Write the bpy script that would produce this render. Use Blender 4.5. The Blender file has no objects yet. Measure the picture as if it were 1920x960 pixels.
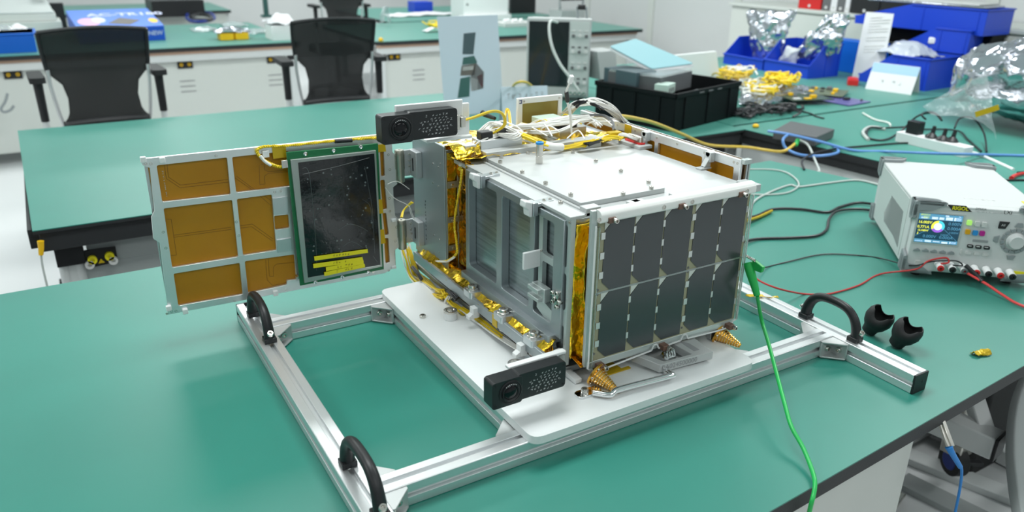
import bpy, bmesh, math, random
from mathutils import Vector, Matrix, noise
from mathutils.geometry import tessellate_polygon
V = Vector
scn = bpy.context.scene
col = scn.collection
S = 0.001          # all dimensions below are millimetres, z = 0 is the bench top
rnd = random.Random(7)

# ------------------------------------------------------------------ camera
FX, CX, CY = 1456.87, 971.41, 483.23
RR = V((0.856523, -0.515859, 0.016071)); RD = V((-0.182004, -0.331041, -0.925897)); RF = V((0.482952, 0.790128, -0.377433))
CAM = V((-473.86, -604.44, 776.59))
cd = bpy.data.cameras.new('camera'); cam = bpy.data.objects.new('camera', cd); col.objects.link(cam)
m = Matrix((( RR.x, -RD.x, -RF.x, CAM.x*S), (RR.y, -RD.y, -RF.y, CAM.y*S), (RR.z, -RD.z, -RF.z, CAM.z*S), (0, 0, 0, 1)))
cam.matrix_world = m
cd.sensor_width = 36; cd.lens = FX/1920*36
cd.shift_x = (960-CX)/1920; cd.shift_y = (CY-480)/1920
cd.clip_start = 0.05; cd.clip_end = 60
cd.dof.use_dof = True; cd.dof.focus_distance = 1.42; cd.dof.aperture_fstop = 4.0
scn.camera = cam
scn.view_settings.view_transform = 'Standard'; scn.view_settings.look = 'None'
scn.view_settings.exposure = -0.06; scn.view_settings.gamma = 1.0
scn.view_settings.use_curve_mapping = False

# ------------------------------------------------------------------ world and lamps
w = bpy.data.worlds.new('world'); scn.world = w; w.use_nodes = True
w.node_tree.nodes['Background'].inputs[0].default_value = (0.9, 0.96, 1, 1)
w.node_tree.nodes['Background'].inputs[1].default_value = 0.35
CEIL = 2000; FLOOR = -770
LAMP = 33
lamp_pos = [(x, y) for y in (-1500, 900, 3300, 5900, 8600) for x in (-2300, 300, 2900)]
lamp_objs = []
for i, (x, y) in enumerate(lamp_pos):
    ld = bpy.data.lights.new('ceiling_light', 'AREA'); ld.shape = 'RECTANGLE'; ld.size = 1.2; ld.size_y = 0.6
    ld.energy = LAMP*(0.45 if y < 0 else 1.0)*(0.75, 1.0, 1.45)[i % 3]; ld.color = (0.97, 1.0, 0.99)
    lo = bpy.data.objects.new('ceiling_light', ld); col.objects.link(lo)
    lo.location = (x*S, y*S, (CEIL-15)*S)
    lamp_objs.append(lo)

# ------------------------------------------------------------------ points seen in the photograph put on planes of the room
def ray(u, v): return RR*((u-CX)/FX) + RD*((v-CY)/FX) + RF
def az(u, v, z=0.0): r = ray(u, v); return CAM + r*((z-CAM.z)/r.z)
def ax(u, v, x): r = ray(u, v); return CAM + r*((x-CAM.x)/r.x)
def ay(u, v, y): r = ray(u, v); return CAM + r*((y-CAM.y)/r.y)
def ap(u, v, p, n): r = ray(u, v); return CAM + r*((V(p)-CAM).dot(V(n))/r.dot(V(n)))
def zup(p, v):      # height of image row v on the upright line through p
    a = V((p[0], p[1], 0)) - CAM; k = (v-CY)/FX      # (RD.a + z RD.z) = k (RF.a + z RF.z)
    return (k*RF.dot(a) - RD.dot(a))/(RD.z - k*RF.z)

# ------------------------------------------------------------------ materials
MATS = {}
def mat(name, c, rough=0.5, metal=0.0, spec=0.5, bump=None, coat=0, trans=0, alpha=1, emit=None, var=None, ior=1.45):
    m = bpy.data.materials.new(name); m.use_nodes = True; nt = m.node_tree; b = nt.nodes['Principled BSDF']
    b.inputs['Base Color'].default_value = (*c, 1); b.inputs['Roughness'].default_value = rough
    b.inputs['Metallic'].default_value = metal; b.inputs['Specular IOR Level'].default_value = spec
    b.inputs['Coat Weight'].default_value = coat; b.inputs['Coat Roughness'].default_value = 0.08
    b.inputs['Transmission Weight'].default_value = trans; b.inputs['Alpha'].default_value = alpha; b.inputs['IOR'].default_value = ior
    if emit: b.inputs['Emission Color'].default_value = (*emit[0], 1); b.inputs['Emission Strength'].default_value = emit[1]
    tc = None
    if bump or var:
        tc = nt.nodes.new('ShaderNodeTexCoord')
    if bump:
        sc, st, dist = bump[:3]
        n = nt.nodes.new('ShaderNodeTexNoise'); n.inputs['Scale'].default_value = sc; n.inputs['Detail'].default_value = bump[3] if len(bump) > 3 else 3
        bp = nt.nodes.new('ShaderNodeBump'); bp.inputs['Strength'].default_value = st; bp.inputs['Distance'].default_value = dist
        nt.links.new(tc.outputs['Object'], n.inputs['Vector']); nt.links.new(n.outputs['Fac'], bp.inputs['Height']); nt.links.new(bp.outputs['Normal'], b.inputs['Normal'])
    if var:
        sc, c2, lo, hi = var[:4]
        n = nt.nodes.new('ShaderNodeTexNoise'); n.inputs['Scale'].default_value = sc; n.inputs['Detail'].default_value = 5
        mp = nt.nodes.new('ShaderNodeMapping')
        if len(var) > 4: mp.inputs['Scale'].default_value = var[4]
        rp = nt.nodes.new('ShaderNodeValToRGB'); rp.color_ramp.elements[0].position = lo; rp.color_ramp.elements[1].position = hi
        rp.color_ramp.elements[0].color = (*c, 1); rp.color_ramp.elements[1].color = (*c2, 1)
        nt.links.new(tc.outputs['Object'], mp.inputs['Vector']); nt.links.new(mp.outputs['Vector'], n.inputs['Vector'])
        nt.links.new(n.outputs['Fac'], rp.inputs['Fac']); nt.links.new(rp.outputs['Color'], b.inputs['Base Color'])
    MATS[name] = m
    return m
green = mat('green_rubber', (0.005, 0.198, 0.150), 0.44, spec=0.75, bump=(900, 0.08, 0.0004), var=(2.2, (0.006, 0.225, 0.170), 0.35, 0.7))
green.node_tree.nodes['Principled BSDF'].inputs['Sheen Weight'].default_value = 0.24; green.node_tree.nodes['Principled BSDF'].inputs['Sheen Roughness'].default_value = 0.45
edge_black = mat('black_edge', (0.018, 0.02, 0.022), 0.55, bump=(300, 0.2, 0.001))
alu = mat('anodised_aluminium', (0.78, 0.80, 0.81), 0.38, 0.8)
alu2 = mat('milled_aluminium', (0.62, 0.65, 0.67), 0.34, 0.9, bump=(260, 0.05, 0.0003))
alu_top = mat('bead_blasted_plate', (0.53, 0.55, 0.55), 0.5, 0.35)
alu_dark = mat('aluminium_slot', (0.50, 0.52, 0.53), 0.45, 0.7)
grey_alu = mat('grey_conversion_coated', (0.40, 0.44, 0.46), 0.40, 0.78)
steel = mat('stainless', (0.62, 0.60, 0.56), 0.25, 1.0)
olive = mat('hinge_steel', (0.40, 0.39, 0.33), 0.32, 1.0)
chrome = mat('chrome', (0.85, 0.86, 0.87), 0.07, 1.0)
die = mat('die_cast', (0.55, 0.57, 0.57), 0.5, 0.6)
foil = mat('gold_foil', (0.90, 0.58, 0.045), 0.20, 1.0, bump=(38, 0.55, 0.006, 4))
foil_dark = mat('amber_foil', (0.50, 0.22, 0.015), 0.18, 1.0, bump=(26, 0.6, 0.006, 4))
kap = mat('kapton_tape', (0.62, 0.42, 0.015), 0.28, 0.25, bump=(90, 0.3, 0.001))
amber = mat('amber_panel', (0.48, 0.205, 0.010), 0.30, 0.0, spec=0.35, var=(9, (0.55, 0.25, 0.014), 0.3, 0.75))
amber_line = mat('amber_trace', (0.24, 0.10, 0.006), 0.4)
gold_cone = mat('gold_anodised', (0.80, 0.42, 0.07), 0.25, 1.0)
gold_ring = mat('pale_gold', (0.95, 0.75, 0.40), 0.2, 1.0)
white_pl = mat('white_plastic', (0.80, 0.82, 0.82), 0.38)
white_hdpe = mat('white_hdpe', (0.80, 0.83, 0.835), 0.35, spec=0.5)
white_tube = mat('white_tube', (0.86, 0.87, 0.85), 0.25, coat=0.2)
cell = mat('solar_cell', (0.050, 0.057, 0.062), 0.24, 0.1, spec=0.8)
pcb_tan = mat('panel_substrate', (0.33, 0.32, 0.21), 0.45)
frame_mint = mat('pale_frame', (0.55, 0.61, 0.60), 0.35, 0.5)
glassy = mat('acrylic_cover', (0.9, 0.97, 0.95), 0.02, trans=1.0, ior=1.25)
silver_tab = mat('silver_tab', (0.70, 0.71, 0.70), 0.35, 0.6)
tri_white = mat('cell_corner', (0.66, 0.68, 0.64), 0.35, 0.3)
brown = mat('brown_spacer', (0.17, 0.095, 0.07), 0.5)
pcb_green = mat('green_board', (0.004, 0.15, 0.05), 0.35, spec=0.6)
lcd_black = mat('screen_under_film', (0.006, 0.008, 0.010), 0.10, spec=0.5, coat=0.6, bump=(16, 0.5, 0.006, 5))
film = mat('film_blisters', (0.12, 0.14, 0.145), 0.15, spec=0.9)
lcd_metal = mat('brushed_bezel', (0.42, 0.46, 0.44), 0.38, 0.85, bump=(30, 0.2, 0.002))
yellow_label = mat('yellow_label', (0.85, 0.76, 0.015), 0.5)
ink = mat('black_ink', (0.02, 0.02, 0.02), 0.6)
ink_brown = mat('faded_ink', (0.35, 0.28, 0.02), 0.6)
white_ink = mat('white_scratch', (0.75, 0.76, 0.77), 0.5)
black_cam = mat('black_cam_body', (0.014, 0.016, 0.018), 0.36, spec=0.5)
lens_glass = mat('lens_glass', (0.004, 0.004, 0.006), 0.08, spec=0.4)
black_pl = mat('black_plastic', (0.013, 0.014, 0.016), 0.42)
black_rub = mat('black_rubber', (0.012, 0.013, 0.014), 0.6)
yel_wire = mat('yellow_wire', (0.80, 0.58, 0.02), 0.4)
whi_wire = mat('white_wire', (0.80, 0.80, 0.77), 0.4)
gry_wire = mat('grey_wire', (0.16, 0.165, 0.17), 0.35)
blk_wire = mat('black_wire', (0.014, 0.015, 0.018), 0.4)
red_wire = mat('red_wire', (0.50, 0.035, 0.035), 0.4)
red_bright = mat('bright_red_wire', (0.72, 0.06, 0.06), 0.35)
grn_wire = mat('green_wire', (0.02, 0.48, 0.10), 0.35)
blu_wire = mat('blue_wire', (0.02, 0.22, 0.62), 0.4)
lblu_wire = mat('light_blue_wire', (0.12, 0.28, 0.62), 0.4)
lgry_wire = mat('light_grey_wire', (0.50, 0.54, 0.52), 0.4)
yel_cable = mat('yellow_cable', (0.66, 0.47, 0.07), 0.4)
psu_white = mat('instrument_shell', (0.56, 0.58, 0.58), 0.5)
psu_side = mat('instrument_side', (0.52, 0.56, 0.55), 0.5)
psu_front = mat('instrument_front', (0.60, 0.62, 0.62), 0.5)
psu_grey = mat('bumper_grey', (0.26, 0.29, 0.30), 0.55)
key_grey = mat('key_grey', (0.30, 0.31, 0.32), 0.5)
key_dark = mat('key_dark', (0.13, 0.135, 0.14), 0.5)
key_light = mat('key_light', (0.60, 0.61, 0.60), 0.5)
scope_grey = mat('scope_shell', (0.45, 0.47, 0.47), 0.5)
blue_bin = mat('blue_bin_plastic', (0.012, 0.058, 0.55), 0.35)
blue_tray = mat('blue_tray_plastic', (0.005, 0.13, 0.62), 0.4)
silver_bag = mat('antistatic_film', (0.56, 0.58, 0.64), 0.16, 0.92, bump=(22, 0.7, 0.008, 4))
clear_bag = mat('clear_film', (0.75, 0.80, 0.82), 0.12, 0.2, spec=0.9, alpha=0.35, bump=(25, 0.8, 0.006))
paper = mat('paper', (0.74, 0.75, 0.77), 0.7)
poster = mat('poster_paper', (0.52, 0.60, 0.68), 0.35)
paper_blue = mat('pale_blue_board', (0.26, 0.47, 0.52), 0.6)
wall_mat = mat('wall_panel', (0.60, 0.62, 0.62), 0.6)
cab_white = mat('cabinet_paint', (0.60, 0.63, 0.60), 0.5)
cab_grey = mat('cabinet_grey', (0.36, 0.39, 0.39), 0.5)
leg_white = mat('leg_paint', (0.62, 0.65, 0.65), 0.4)
floor_mat = mat('vinyl_floor', (0.68, 0.70, 0.71), 0.32, spec=0.5, var=(1.5, (0.72, 0.74, 0.745), 0.3, 0.7))
ceil_mat = mat('ceiling_tile', (0.78, 0.79, 0.79), 0.8)
wood_edge = mat('raw_chipboard', (0.45, 0.30, 0.22), 0.8)
yellow_pl = mat('yellow_plastic', (0.85, 0.50, 0.01), 0.4)
red_pl = mat('red_plastic', (0.60, 0.02, 0.02), 0.4)
box_blue = mat('printed_blue_card', (0.02, 0.10, 0.62), 0.4)
pink = mat('printed_pink', (0.75, 0.42, 0.65), 0.5)
lilac = mat('printed_lilac', (0.62, 0.66, 0.86), 0.5)
orange_dot = mat('printed_orange', (0.85, 0.55, 0.05), 0.5)
grey_print = mat('printed_grey', (0.12, 0.11, 0.10), 0.5)
dark_teal = mat('printed_dark_teal', (0.035, 0.11, 0.10), 0.5)
dark_teal2 = mat('printed_slate', (0.05, 0.085, 0.10), 0.5)
print_red = mat('printed_dark_red', (0.22, 0.06, 0.08), 0.5)
sky_print = mat('printed_pale_blue', (0.38, 0.58, 0.78), 0.5)
crate_black = mat('crate_black', (0.004, 0.005, 0.006), 0.45, spec=0.2)
hub_grey = mat('hub_case', (0.09, 0.095, 0.10), 0.5)
navy = mat('navy_plastic', (0.01, 0.03, 0.22), 0.4)
scr_bg = mat('screen_dark', (0.01, 0.02, 0.04), 0.15, emit=((0.01, 0.06, 0.10), 0.8))
scr_blue = mat('screen_blue', (0.05, 0.15, 0.3), 0.2, emit=((0.10, 0.32, 0.45), 0.9))
scr_white = mat('screen_white', (0.5, 0.5, 0.5), 0.2, emit=((0.75, 0.9, 1.0), 1.0))
scr_yel = mat('screen_yellow', (0.5, 0.5, 0.1), 0.2, emit=((0.85, 0.85, 0.05), 1.0))
scr_cyan = mat('screen_cyan', (0.1, 0.5, 0.5), 0.2, emit=((0.05, 0.55, 0.7), 1.0))
scr_pur = mat('screen_purple', (0.3, 0.1, 0.5), 0.2, emit=((0.28, 0.10, 0.62), 1.0))
key_green = mat('key_green', (0.3, 0.6, 0.1), 0.3, emit=((0.45, 0.85, 0.2), 0.55))
key_orange = mat('key_orange', (0.7, 0.35, 0.0), 0.4)
key_blue = mat('key_blue', (0.02, 0.25, 0.6), 0.4)
key_mag = mat('key_magenta', (0.45, 0.01, 0.25), 0.4)
mesh_fab = bpy.data.materials.new('chair_mesh'); mesh_fab.use_nodes = True
nt = mesh_fab.node_tree; b = nt.nodes['Principled BSDF']; b.inputs['Base Color'].default_value = (0.006, 0.007, 0.008, 1); b.inputs['Roughness'].default_value = 0.6; b.inputs['Alpha'].default_value = 0.85

# ------------------------------------------------------------------ mesh builder (millimetres)
EACH = {'rim', 'screw', 'rivet', 'contact_tab', 'wing_pad', 'clear_edge', 'menu_bar', 'menu_item', 'channel_tag', 'rib', 'vent_slot', 'white_stop', 'tape', 'standoff', 'solder_hole', 'bus_line', 'rim_slot', 'lever', 'reading_group', 'side_rim', 'foot', 'cone_rim', 'foil_tape', 'yellow_tape'}
class MB:
    def __init__(s): s.v = []; s.f = []; s.m = []
    def add(s, vs, fs, mi=0):
        o = len(s.v); s.v += [V(p) for p in vs]; s.f += [tuple(i+o for i in f) for f in fs]; s.m += [mi]*len(fs); return s
    def box(s, a, b, mi=0):
        x0, y0, z0 = a; x1, y1, z1 = b
        return s.add([(x0,y0,z0),(x1,y0,z0),(x1,y1,z0),(x0,y1,z0),(x0,y0,z1),(x1,y0,z1),(x1,y1,z1),(x0,y1,z1)],
              [(0,3,2,1),(4,5,6,7),(0,1,5,4),(1,2,6,5),(2,3,7,6),(3,0,4,7)], mi)
    def obox(s, c, ex, ey, ez, mi=0):     # half-extent vectors
        c, ex, ey, ez = V(c), V(ex), V(ey), V(ez)
        P = [c-ex-ey-ez, c+ex-ey-ez, c+ex+ey-ez, c-ex+ey-ez, c-ex-ey+ez, c+ex-ey+ez, c+ex+ey+ez, c-ex+ey+ez]
        return s.add(P, [(0,3,2,1),(4,5,6,7),(0,1,5,4),(1,2,6,5),(2,3,7,6),(3,0,4,7)], mi)
    def bar(s, p, q, w, h, up=(0,0,1), mi=0):
        p, q = V(p), V(q); d = (q-p); L = d.length; d.normalize(); a = d.cross(V(up)); 
        if a.length < 1e-4: a = d.cross(V((1,0,0)))
        a.normalize(); b_ = a.cross(d)
        return s.obox((p+q)/2, d*L/2, a*w/2, b_*h/2, mi)
    def prism(s, poly, vec, mi=0, holes=()):
        loops = [[V(p) for p in poly]] + [[V(p) for p in h] for h in holes]
        tris = tessellate_polygon(loops); flat = [p for l in loops for p in l]; n = len(flat); vec = V(vec)
        fs = []
        nrm = V((0,0,0)); L = loops[0]
        for i in range(len(L)): nrm += L[i].cross(L[(i+1) % len(L)])
        for t in tris:
            a, b_, c = t
            tn = (flat[b_]-flat[a]).cross(flat[c]-flat[a])
            if tn.dot(vec) > 0: a, c = c, a
            fs.append((a, b_, c)); fs.append((c+n, b_+n, a+n))
        o = 0
        for l in loops:
            k = len(l)
            for i in range(k):
                j = (i+1) % k; fs.append((o+i, o+j, o+j+n, o+i+n))
            o += k
        return s.add(flat+[p+vec for p in flat], fs, mi)
    def cyl(s, p, q, r, r2=None, n=20, mi=0):
        return s.lathe(p, V(q)-V(p), [(0, 0), (r, 0), (r if r2 is None else r2, (V(q)-V(p)).length), (0, (V(q)-V(p)).length)], n, mi)
    def lathe(s, o, axis, prof, n=24, mi=0):
        o = V(o); d = V(axis).normalized(); a = d.orthogonal().normalized(); b_ = d.cross(a)
        vs = []; fs = []; k = len(prof)
        for i in range(n):
            t = 2*math.pi*i/n; e = a*math.cos(t)+b_*math.sin(t)
            for r, h in prof: vs.append(o+d*h+e*max(r, 0.001))
        for i in range(n):
            j = (i+1) % n
            for q in range(k-1): fs.append((i*k+q, j*k+q, j*k+q+1, i*k+q+1))
        return s.add(vs, fs, mi)
    def tube(s, pts, r, n=8, mi=0, sub=6, smooth=True, flat=1.0):
        P = spline(pts, sub) if smooth and len(pts) > 2 else [V(p) for p in pts]
        vs = []; fs = []; up = None
        for i, p in enumerate(P):
            d = (P[min(i+1, len(P)-1)]-P[max(i-1, 0)])
            if d.length < 1e-6: d = V((1,0,0))
            d.normalize()
            if up is None: up = d.orthogonal().normalized()
            up = (up - d*up.dot(d)); 
            if up.length < 1e-4: up = d.orthogonal()
            up.normalize(); sd = d.cross(up)
            rr = r(i/(len(P)-1)) if callable(r) else r
            for k in range(n):
                t = 2*math.pi*k/n; vs.append(p+up*math.cos(t)*rr*flat+sd*math.sin(t)*rr)
        for i in range(len(P)-1):
            for k in range(n):
                l = (k+1) % n; fs.append((i*n+k, i*n+l, (i+1)*n+l, (i+1)*n+k))
        fs.append(tuple(range(n-1, -1, -1))); fs.append(tuple((len(P)-1)*n+k for k in range(n)))
        return s.add(vs, fs, mi)
    def grid(s, fn, nu, nv, mi=0, thick=None):
        vs = [fn(i/nu, j/nv) for j in range(nv+1) for i in range(nu+1)]
        fs = [(j*(nu+1)+i, j*(nu+1)+i+1, (j+1)*(nu+1)+i+1, (j+1)*(nu+1)+i) for j in range(nv) for i in range(nu)]
        return s.add(vs, fs, mi)
    def sphere(s, c, r, n=14, mi=0, sc=(1,1,1)):
        c = V(c); prof = [(r*math.sin(math.pi*i/8), -r*math.cos(math.pi*i/8)) for i in range(9)]
        k0 = len(s.v); s.lathe(c, (0,0,1), prof, n, mi)
        for i in range(k0, len(s.v)):
            d = s.v[i]-c; s.v[i] = c+V((d.x*sc[0], d.y*sc[1], d.z*sc[2]))
        return s
    def screw(s, p, axis, r=3.2, h=3, mi=0):      # socket-head screw with a recess
        return s.lathe(p, axis, [(r, 0), (r, h*0.85), (r*0.88, h), (r*0.5, h), (r*0.45, h*0.4), (0, h*0.4)], 14, mi)
    def build(s, name, mats, parent=None, bevel=0, local=False, seg=2, solid=0, sub=0, ang=38):
        if name in EACH:      # every separate piece becomes a part of its own
            par = list(range(len(s.v)))
            def fd(i):
                while par[i] != i: par[i] = par[par[i]]; i = par[i]
                return i
            for f in s.f:
                for i in f[1:]: par[fd(i)] = fd(f[0])
            gr = {}
            for f, mi in zip(s.f, s.m): gr.setdefault(fd(f[0]), []).append((f, mi))
            if len(gr) > 1:
                out = []
                for fs in gr.values():
                    q = MB(); ids = {}
                    for f, mi in fs:
                        for i in f:
                            if i not in ids: ids[i] = len(q.v); q.v.append(s.v[i])
                        q.f.append(tuple(ids[i] for i in f)); q.m.append(mi)
                    out.append(q.build1(name, mats, parent, bevel, local, seg, solid, sub, ang))
                return out[0]
        return s.build1(name, mats, parent, bevel, local, seg, solid, sub, ang)
    def build1(s, name, mats, parent=None, bevel=0, local=False, seg=2, solid=0, sub=0, ang=38):
        me = bpy.data.meshes.new(name)
        if not isinstance(mats, (list, tuple)): mats = [mats]
        M = Matrix.Identity(4)
        if parent is not None and not local:
            r = parent
            while r.parent: r = r.parent
            M = r.matrix_basis.inverted()
        me.from_pydata([(M @ (p*S)) if not local else p*S for p in s.v], [], s.f)
        for mm in mats: me.materials.append(mm)
        me.polygons.foreach_set('material_index', s.m)
        bm = bmesh.new(); bm.from_mesh(me); bmesh.ops.remove_doubles(bm, verts=bm.verts, dist=2e-6); bmesh.ops.recalc_face_normals(bm, faces=bm.faces); bm.to_mesh(me); bm.free()
        me.polygons.foreach_set('use_smooth', [True]*len(me.polygons)); me.set_sharp_from_angle(angle=math.radians(ang)); me.update()
        o = bpy.data.objects.new(name, me); col.objects.link(o)
        if parent is not None: o.parent = parent
        if solid:
            md = o.modifiers.new('solid', 'SOLIDIFY'); md.thickness = solid*S; md.offset = 0
        if sub:
            md = o.modifiers.new('sub', 'SUBSURF'); md.levels = sub; md.render_levels = sub
        if bevel:
            md = o.modifiers.new('bevel', 'BEVEL'); md.width = bevel*S; md.segments = seg; md.limit_method = 'ANGLE'; md.angle_limit = math.radians(40); md.use_clamp_overlap = True
        return o

def spline(pts, sub=6):
    P = [V(p) for p in pts]; out = []
    for i in range(len(P)-1):
        p0 = P[max(i-1, 0)]; p1 = P[i]; p2 = P[i+1]; p3 = P[min(i+2, len(P)-1)]
        for k in range(sub):
            t = k/sub
            out.append(0.5*((2*p1)+(p2-p0)*t+(2*p0-5*p1+4*p2-p3)*t*t+(3*p1-p0-3*p2+p3)*t**3))
    out.append(P[-1]); return out

def tag(o, label=None, cat=None, group=None, kind=None):
    if label: o['label'] = label
    if cat: o['category'] = cat
    if group: o['group'] = group
    if kind: o['kind'] = kind
    return o
def thing(name, label, cat, loc, rz=0, group=None):
    o = bpy.data.objects.new(name, None); col.objects.link(o); o.empty_display_size = 0.02
    o.location = V(loc)*S; o.rotation_euler = (0, 0, rz)
    return tag(o, label, cat, group)
def struct(name, mb, m, **k):
    return tag(mb.build(name, m, **k), kind='structure')
def copy_tree(o, parent=None):
    c = o.copy(); col.objects.link(c)
    if parent is not None: c.parent = parent
    for ch in [x for x in bpy.data.objects if x.parent == o]: copy_tree(ch, c)
    return c
def rrect(f, x0, x1, y0, y1, r=6, n=4):       # rounded rectangle mapped by f(a, b) -> point
    out = []
    for cx, cy, a0 in ((x1-r, y1-r, 0), (x0+r, y1-r, 90), (x0+r, y0+r, 180), (x1-r, y0+r, 270)):
        for i in range(n+1):
            t = math.radians(a0+90*i/n); out.append(f(cx+r*math.cos(t), cy+r*math.sin(t)))
    return out
def rpoly(pts, r=6, n=4):                     # any polygon of 3D points with rounded corners
    out = []; k = len(pts); P = [V(p) for p in pts]
    for i in range(k):
        p0, p1, p2 = P[i-1], P[i], P[(i+1) % k]; a = (p0-p1); b_ = (p2-p1)
        q = min(r, a.length*0.45, b_.length*0.45); a = p1+a.normalized()*q; b_ = p1+b_.normalized()*q
        for j in range(n+1):
            t = j/n; out.append(a*(1-t)**2+p1*2*t*(1-t)+b_*t*t)
    return out
def text_mb(txt, o, ex, ey, size, mi=0, mb=None, bold=0.0, space=1.0):
    mb = mb or MB()
    cu = bpy.data.curves.new('t', 'FONT'); cu.body = txt; cu.size = size; cu.offset = bold; cu.space_character = space; cu.resolution_u = 3
    ob = bpy.data.objects.new('t', cu); col.objects.link(ob)
    dg = bpy.context.evaluated_depsgraph_get(); dg.update()
    me = bpy.data.meshes.new_from_object(ob.evaluated_get(dg))
    ex, ey, o = V(ex), V(ey), V(o)
    mb.add([o+ex*v.co.x+ey*v.co.y for v in me.vertices], [tuple(p.vertices) for p in me.polygons], mi)
    bpy.data.objects.remove(ob); bpy.data.curves.remove(cu); bpy.data.meshes.remove(me)
    return mb
def glyphs(mb, o, ex, ey, en, w, h, rows, cols, seed, stroke=0.5, mi=0, fill=0.85, ragged=True, th=0.15):   # rows of small hand-drawn characters
    r = random.Random(seed); o, ex, ey, en = V(o), V(ex), V(ey), V(en)
    cw, chh = w/cols, h/rows
    for j in range(rows):
        i0 = r.uniform(0, 0.8) if ragged else 0
        for i in range(cols):
            if r.random() > fill or (ragged and (i < i0)): continue
            bx, by = i*cw+cw*0.1, h-(j+1)*chh+chh*0.2+ (r.uniform(-.1, .1)*chh if ragged else 0)
            for k in range(r.choice((2, 3, 3, 4))):
                t = r.random(); 
                if t < 0.45: p = (r.random()*0.3, r.random()); q = (p[0]+0.55, p[1]+r.uniform(-.15, .15))
                elif t < 0.8: p = (r.random()*0.7, r.random()*0.3); q = (p[0]+r.uniform(-.1, .2), p[1]+0.6)
                else: p = (0.2, 0.1); q = (0.7, 0.8)
                a = o+ex*(bx+p[0]*cw*0.8)+ey*(by+p[1]*chh*0.62); b_ = o+ex*(bx+min(q[0],1)*cw*0.8)+ey*(by+min(q[1],1)*chh*0.62)
                mb.bar(a, b_, stroke, th, up=en, mi=mi)
    return mb
def cable(name, uvz, r, m, label, cat='cable', group=None, sub=6):
    P = [az(u, v, z) for u, v, z in uvz]
    return tag(MB().tube(P, r, 8, sub=sub).build(name, m), label, cat, group)
def crumple(fn, amp, sc, seed):
    off = V((seed*13.7, seed*5.1, seed*9.3))
    def g(a, b_):
        p = fn(a, b_); q = p*sc+off
        return p+V((noise.noise(q), noise.noise(q+V((31, 0, 0))), noise.noise(q+V((0, 47, 0)))))*amp + V((noise.noise(q*3.1), noise.noise(q*3.1+V((9, 0, 0))), noise.noise(q*3.1+V((0, 9, 0)))))*amp*0.4
    return g

# ================================================================== ROOM
X0, X1, Y0, Y1 = -4200, 5200, -3200, 10400
struct('floor', MB().box((X0-100, Y0-100, FLOOR-60), (X1+100, Y1+100, FLOOR)), floor_mat)
struct('ceiling', MB().box((X0-100, Y0-100, CEIL), (X1+100, Y1+100, CEIL+60)), ceil_mat)
struct('wall_back', MB().box((X0, Y1, FLOOR), (X1, Y1+100, CEIL)), wall_mat)
struct('wall_front', MB().box((X0, Y0-100, FLOOR), (X1, Y0, CEIL)), wall_mat)
struct('wall_left', MB().box((X0-100, Y0, FLOOR), (X0, Y1, CEIL)), wall_mat)
struct('wall_right', MB().box((X1, Y0, FLOOR), (X1+100, Y1, CEIL)), wall_mat)
k = MB()
for y in (-2300, -1100, 100, 1300, 2500, 3700, 4830, 6050, 7200, 8400, 9600):
    k.box((X1-14, y-45, FLOOR), (X1+2, y+45, CEIL))
struct('trim_1', k, cab_white, bevel=2)

# ------------------------------------------------------------------ benches
def bench(name, label, poly, panels=(), thick=30, group=None, frame=True):
    cx = sum(p[0] for p in poly)/len(poly); cy = sum(p[1] for p in poly)/len(poly)
    t = thing(name, label, 'workbench', (cx, cy, FLOOR), group=group)
    MB().prism([(x, y, -thick) for x, y in poly], (0, 0, thick-2.5)).build('top', edge_black, t)
    MB().prism([(x, y, -2.5) for x, y in poly], (0, 0, 2.5)).build('green_mat', green, t)
    return t
def panel_front(t, x0, x1, y, ztop=-30, depth=1200, cap=True, sockets=(), vents=(), gold=False):
    # raw edge strip, apron, long modesty panel, legs with black caps
    MB().box((x0, y+8, ztop-22), (x1, y+40, ztop-2)).build('raw_edge', wood_edge, t)
    MB().box((x0, y+18, ztop-75), (x1, y+55, ztop-22)).build('apron', leg_white, t, bevel=2)
    MB().box((x0+70, y+75, FLOOR+90), (x1-70, y+95, ztop-70)).build('modesty_panel', cab_white, t, bevel=2)
    for x in (x0+45, x1-45):
        l = MB().box((x-28, y+40, FLOOR+12), (x+28, y+100, ztop-110)).build('leg', leg_white, t, bevel=3)
        MB().box((x-34, y+34, ztop-112), (x+34, y+106, ztop-20)).build('leg_cap', black_pl, l, bevel=2)
        MB().box((x-34, y+30, FLOOR), (x+34, y+depth, FLOOR+45)).build('foot_rail', leg_white, t, bevel=4)
    for x in sockets:
        s = MB().box((x-55, y+66, ztop-135), (x+55, y+76, ztop-85)).build('socket_plate', black_pl, t, bevel=1)
        k = MB()
        for dx in (-28, 28): k.lathe((x+dx, y+66, ztop-105), (0, -1, 0), [(12, 0), (12, 8), (6, 8), (6, 3)], 14)
        k.build('banana_jack', yellow_pl, s)
    for x in vents:
        for z in (-260, -300, -340):
            MB().box((x-55, y+72, z-4), (x+55, y+76, z+4)).build('vent_slot', key_grey, t)

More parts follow.
